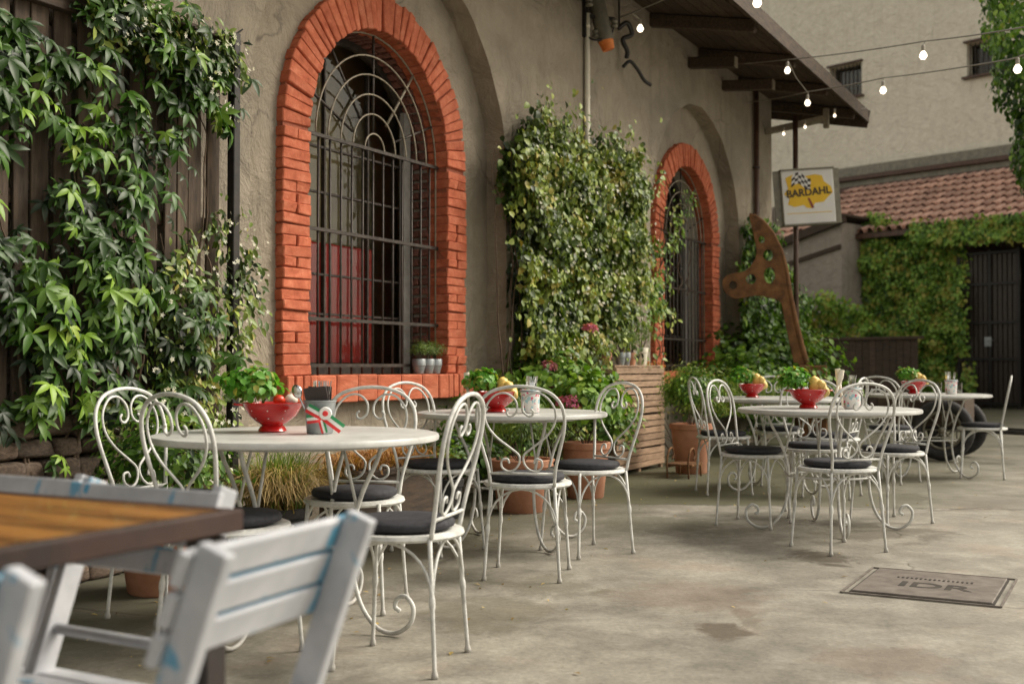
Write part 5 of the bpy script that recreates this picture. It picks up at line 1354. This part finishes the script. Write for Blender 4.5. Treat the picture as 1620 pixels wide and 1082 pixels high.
string_light('festoon cable below the longest one, running from the roof corner with three bulbs', [BW(14.4, .2, 4.42), (3.28, 12.5, 4.02), (3.61, 11.0, 3.79), (4.0, 9.0, 3.44), (4.6, 4.0, 3.3)], [(3.262, 12.5, 3.89), (3.605, 11.0, 3.665), (4.02, 9.0, 3.35)], .006, .03)
string_light('short low festoon cable under the roof end with three tiny bulbs', [BW(15.4, .25, 4.25), BW(15.6, 1.45, 4.45)], [(3.62, 15.1, 4.08), (3.88, 15.0, 4.15), (4.13, 14.5, 4.19)], .007, .02, .018)
m = MB(); lk = MB(); lk.tube([(2.93, 12.0, 4.22), (3.06, 12.2, 4.10), (3.27, 12.5, 4.00)], .005, 5); tag(lk.build('link_cable', M['wire']), 'short slack link wire joining two festoon cables near the roof corner', 'cable')

# ------------------------------------------------------------------ foreground timber table and folding chairs
M['plank'] = simple('varnished_orange_timber', (0.09, 0.034, 0.008), (0.31, 0.135, 0.030), 3.2, .42, 0, .3, 18, .003, .12, (1.0, 14, 14), .38, .62, .15)
M['frameedge'] = simple('dark_edge_timber', (0.012, 0.005, 0.003), (0.04, 0.016, 0.009), 5, 0.75, 0, .3, 20, .003, .1)
M['blackwood'] = simple('black_table_leg', (.012, .009, .008), (.03, .02, .016), 5, .5, 0, .2)
def paint_mat():
    m, nt, b = newmat('chipped_grey_white_paint'); v = coord(nt)
    c = ramp(nt, nz(nt, 6, 6, .6, v), [(.35, (.31, .32, .345)), (.65, (.48, .49, .52))])
    bl = ramp(nt, nz(nt, 9, 5, .6, coord(nt, 'Object', (1, 1, .7)), .6), [(.60, (0, 0, 0)), (.66, (1, 1, 1))])
    c = mx(nt, mth(nt, 'MULTIPLY', bl, .85), c, (.05, .25, .40))
    ck = ramp(nt, nz(nt, 22, 6, .7, v, 1), [(.66, (0, 0, 0)), (.70, (1, 1, 1))])
    c = mx(nt, mth(nt, 'MULTIPLY', ck, .5), c, (.24, .20, .15))
    nt.links.new(c, b.inputs['Base Color']); b.inputs['Roughness'].default_value = .5
    nt.links.new(bump(nt, nz(nt, 30, 5, .6, coord(nt, 'Object', (1, 1, .3))), .25, .003), b.inputs['Normal'])
    return m
M['paint'] = paint_mat()
M['bluepaint'] = simple('old_blue_paint', (.04, .22, .38), (.09, .34, .50), 12, .5, 0, .3)
ft = empty('timber_table', (-.467, 1.99, 0), math.atan2(.46, -.888)); tag(ft, 'orange brown timber table with a dark edge in the left foreground', 'table')
# local +x runs away along the far edge, local +y towards the camera
LX, LY, FZ = 1.9, .95, .75
fw_ = .028
for i in range(7):
    w_ = (LY - 2 * fw_) / 7
    m = MB(); m.box((0, 0, 0), (LX - 2 * fw_, w_ - .003, .026)); m.build('plank', M['plank'], ft, bevel=.002, loc=(LX / 2, fw_ + w_ * (i + .5), FZ - .014))
m = MB(); m.box((fw_ / 2, LY / 2, FZ - .019), (fw_, LY, .038)); m.build('edge_board', M['frameedge'], ft, bevel=.003)
m = MB(); m.box((LX - fw_ / 2, LY / 2, FZ - .019), (fw_, LY, .038)); m.build('edge_board', M['frameedge'], ft, bevel=.003)
m = MB(); m.box((LX / 2, fw_ / 2, FZ - .022), (LX - 2 * fw_, fw_, .044)); m.build('edge_board', M['frameedge'], ft, bevel=.003)
m = MB(); m.box((LX / 2, LY - fw_ / 2, FZ - .022), (LX - 2 * fw_, fw_, .044)); m.build('edge_board', M['frameedge'], ft, bevel=.003)
for x in (.045, LX - .045):
    for y in (.045, LY - .045):
        m = MB(); m.box((x, y, (FZ - .045) / 2), (.05, .05, FZ - .045)); m.build('leg', M['blackwood'], ft, bevel=.003)

def make_folding():
    root = empty('folding_chair')
    HW, H, yt, yb_ = .178, .765, -.205, .075
    def py(z): return yt + (yb_ - yt) * (H - z) / H
    for s in (-1, 1):
        m = MB(); m.bar((s * HW, py(0), 0), (s * HW, py(H), H), .024, .048, (0, 1, .4)); m.build('back_post', M['paint'], root, bevel=.004, bseg=2)
        m = MB(); m.bar((s * (HW - .03), -.20, 0), (s * (HW - .03), .16, .385), .022, .04, (0, 1, -.8)); m.build('leg', M['paint'], root, bevel=.003)
    wm = MB(); wm.box((0, 0, 0), (2 * HW - .03, .013, .004), jit=.0012); wedge_me = wm.mesh('worn_edge', M['bluepaint'])
    for k, z in enumerate((.738, .684, .631)):
        m = MB(); y = py(z) + .034
        if k: place('worn_edge', wedge_me, root, (.02 * k, y - .004, z + .0235), (R(20), 0, 0))
        m.box((0, 0, 0), (2 * HW + .052, .016, .049)); m.build('back_slat', M['paint'], root, bevel=.004, bseg=2, loc=(0, y, z), rot=(R(22), 0, 0))
        for s in ((1,), (), (-1,))[k]:
            m = MB(); m.box((0, 0, 0), (.020, .0175, .044), jit=.002); m.build('worn_end', M['bluepaint'], root, bevel=.003, loc=(s * (HW - .026), y - .0004, z), rot=(R(22), 0, 0))
    for i in range(6):
        m = MB(); m.box((0, -.08 + i * .054, .395), (2 * HW + .02, .050, .016)); m.build('seat_slat', M['paint'], root, bevel=.003)
    for s in (-1, 1):
        m = MB(); m.bar((s * (HW - .055), -.09, .377), (s * (HW - .055), .20, .377), .018, .024); m.build('seat_rail', M['paint'], root)
    for (y, z, hw) in ((py(.12), .12, HW), (py(.48), .48, HW), (-.20 + .36 * .14 / .435, .14, HW - .03)):
        m = MB(); m.tube([(-hw, y, z), (hw, y, z)], .011, 8); m.build('rung', M['paint'], root, smooth=True)
    return root
def fold_at(o, L, Rr, lbl):
    """L and Rr: the two ends of the back seen from behind, in plan"""
    L, Rr = Vector(L), Vector(Rr); mid = (L + Rr) / 2; xd = (Rr - L).normalized(); f = Vector((-xd.y, xd.x))
    o.location = (mid.x + f.x * .20, mid.y + f.y * .20, 0); o.rotation_euler = (0, 0, math.atan2(xd.y, xd.x)); tag(o, lbl, 'chair', 'painted slatted folding chairs round the timber table')
fc = make_folding()
fold_at(fc, (-.389, 1.459), (-.236, 1.81), 'chipped white folding chair with blue patches in the foreground, right of the timber table')
fold_at(copy_tree(fc), (-.545, 2.18), (-.870, 2.36), 'white folding chair behind the timber table, right one of the two along its far edge')
fold_at(copy_tree(fc), (-.895, 2.405), (-1.22, 2.58), 'white folding chair behind the timber table, left one with a blue paint mark')
fold_at(copy_tree(fc), (-.715, .965), (-.550, 1.30), 'out of focus white folding chair cut off at the lower left corner')

# ------------------------------------------------------------------ fallen leaves and petals
r = np.random.default_rng(91); n = 420
t_ = r.uniform(2, 15, n); e_ = .9 + r.exponential(.9, n); keep = e_ < 5.5; t_, e_ = t_[keep], e_[keep]; n = len(t_)
Pl = np.stack([WO[0] + WU[0] * t_ + WN[0] * e_, WO[1] + WU[1] * t_ + WN[1] * e_, np.full(n, .006)], 1)
lt = place('fallen_leaves', leaf_mesh('fallen_leaves', LT1, Pl, np.stack([r.normal(0, .15, n), r.normal(0, .15, n), np.ones(n)], 1), np.stack([r.normal(0, 1, n), r.normal(0, 1, n), np.zeros(n)], 1), r.uniform(.012, .038, n), r.uniform(.1, 1, n), M['straw']), kind='stuff')
tag(lt, 'tiny dry leaves and petals scattered on the concrete near the planters', 'leaf litter')
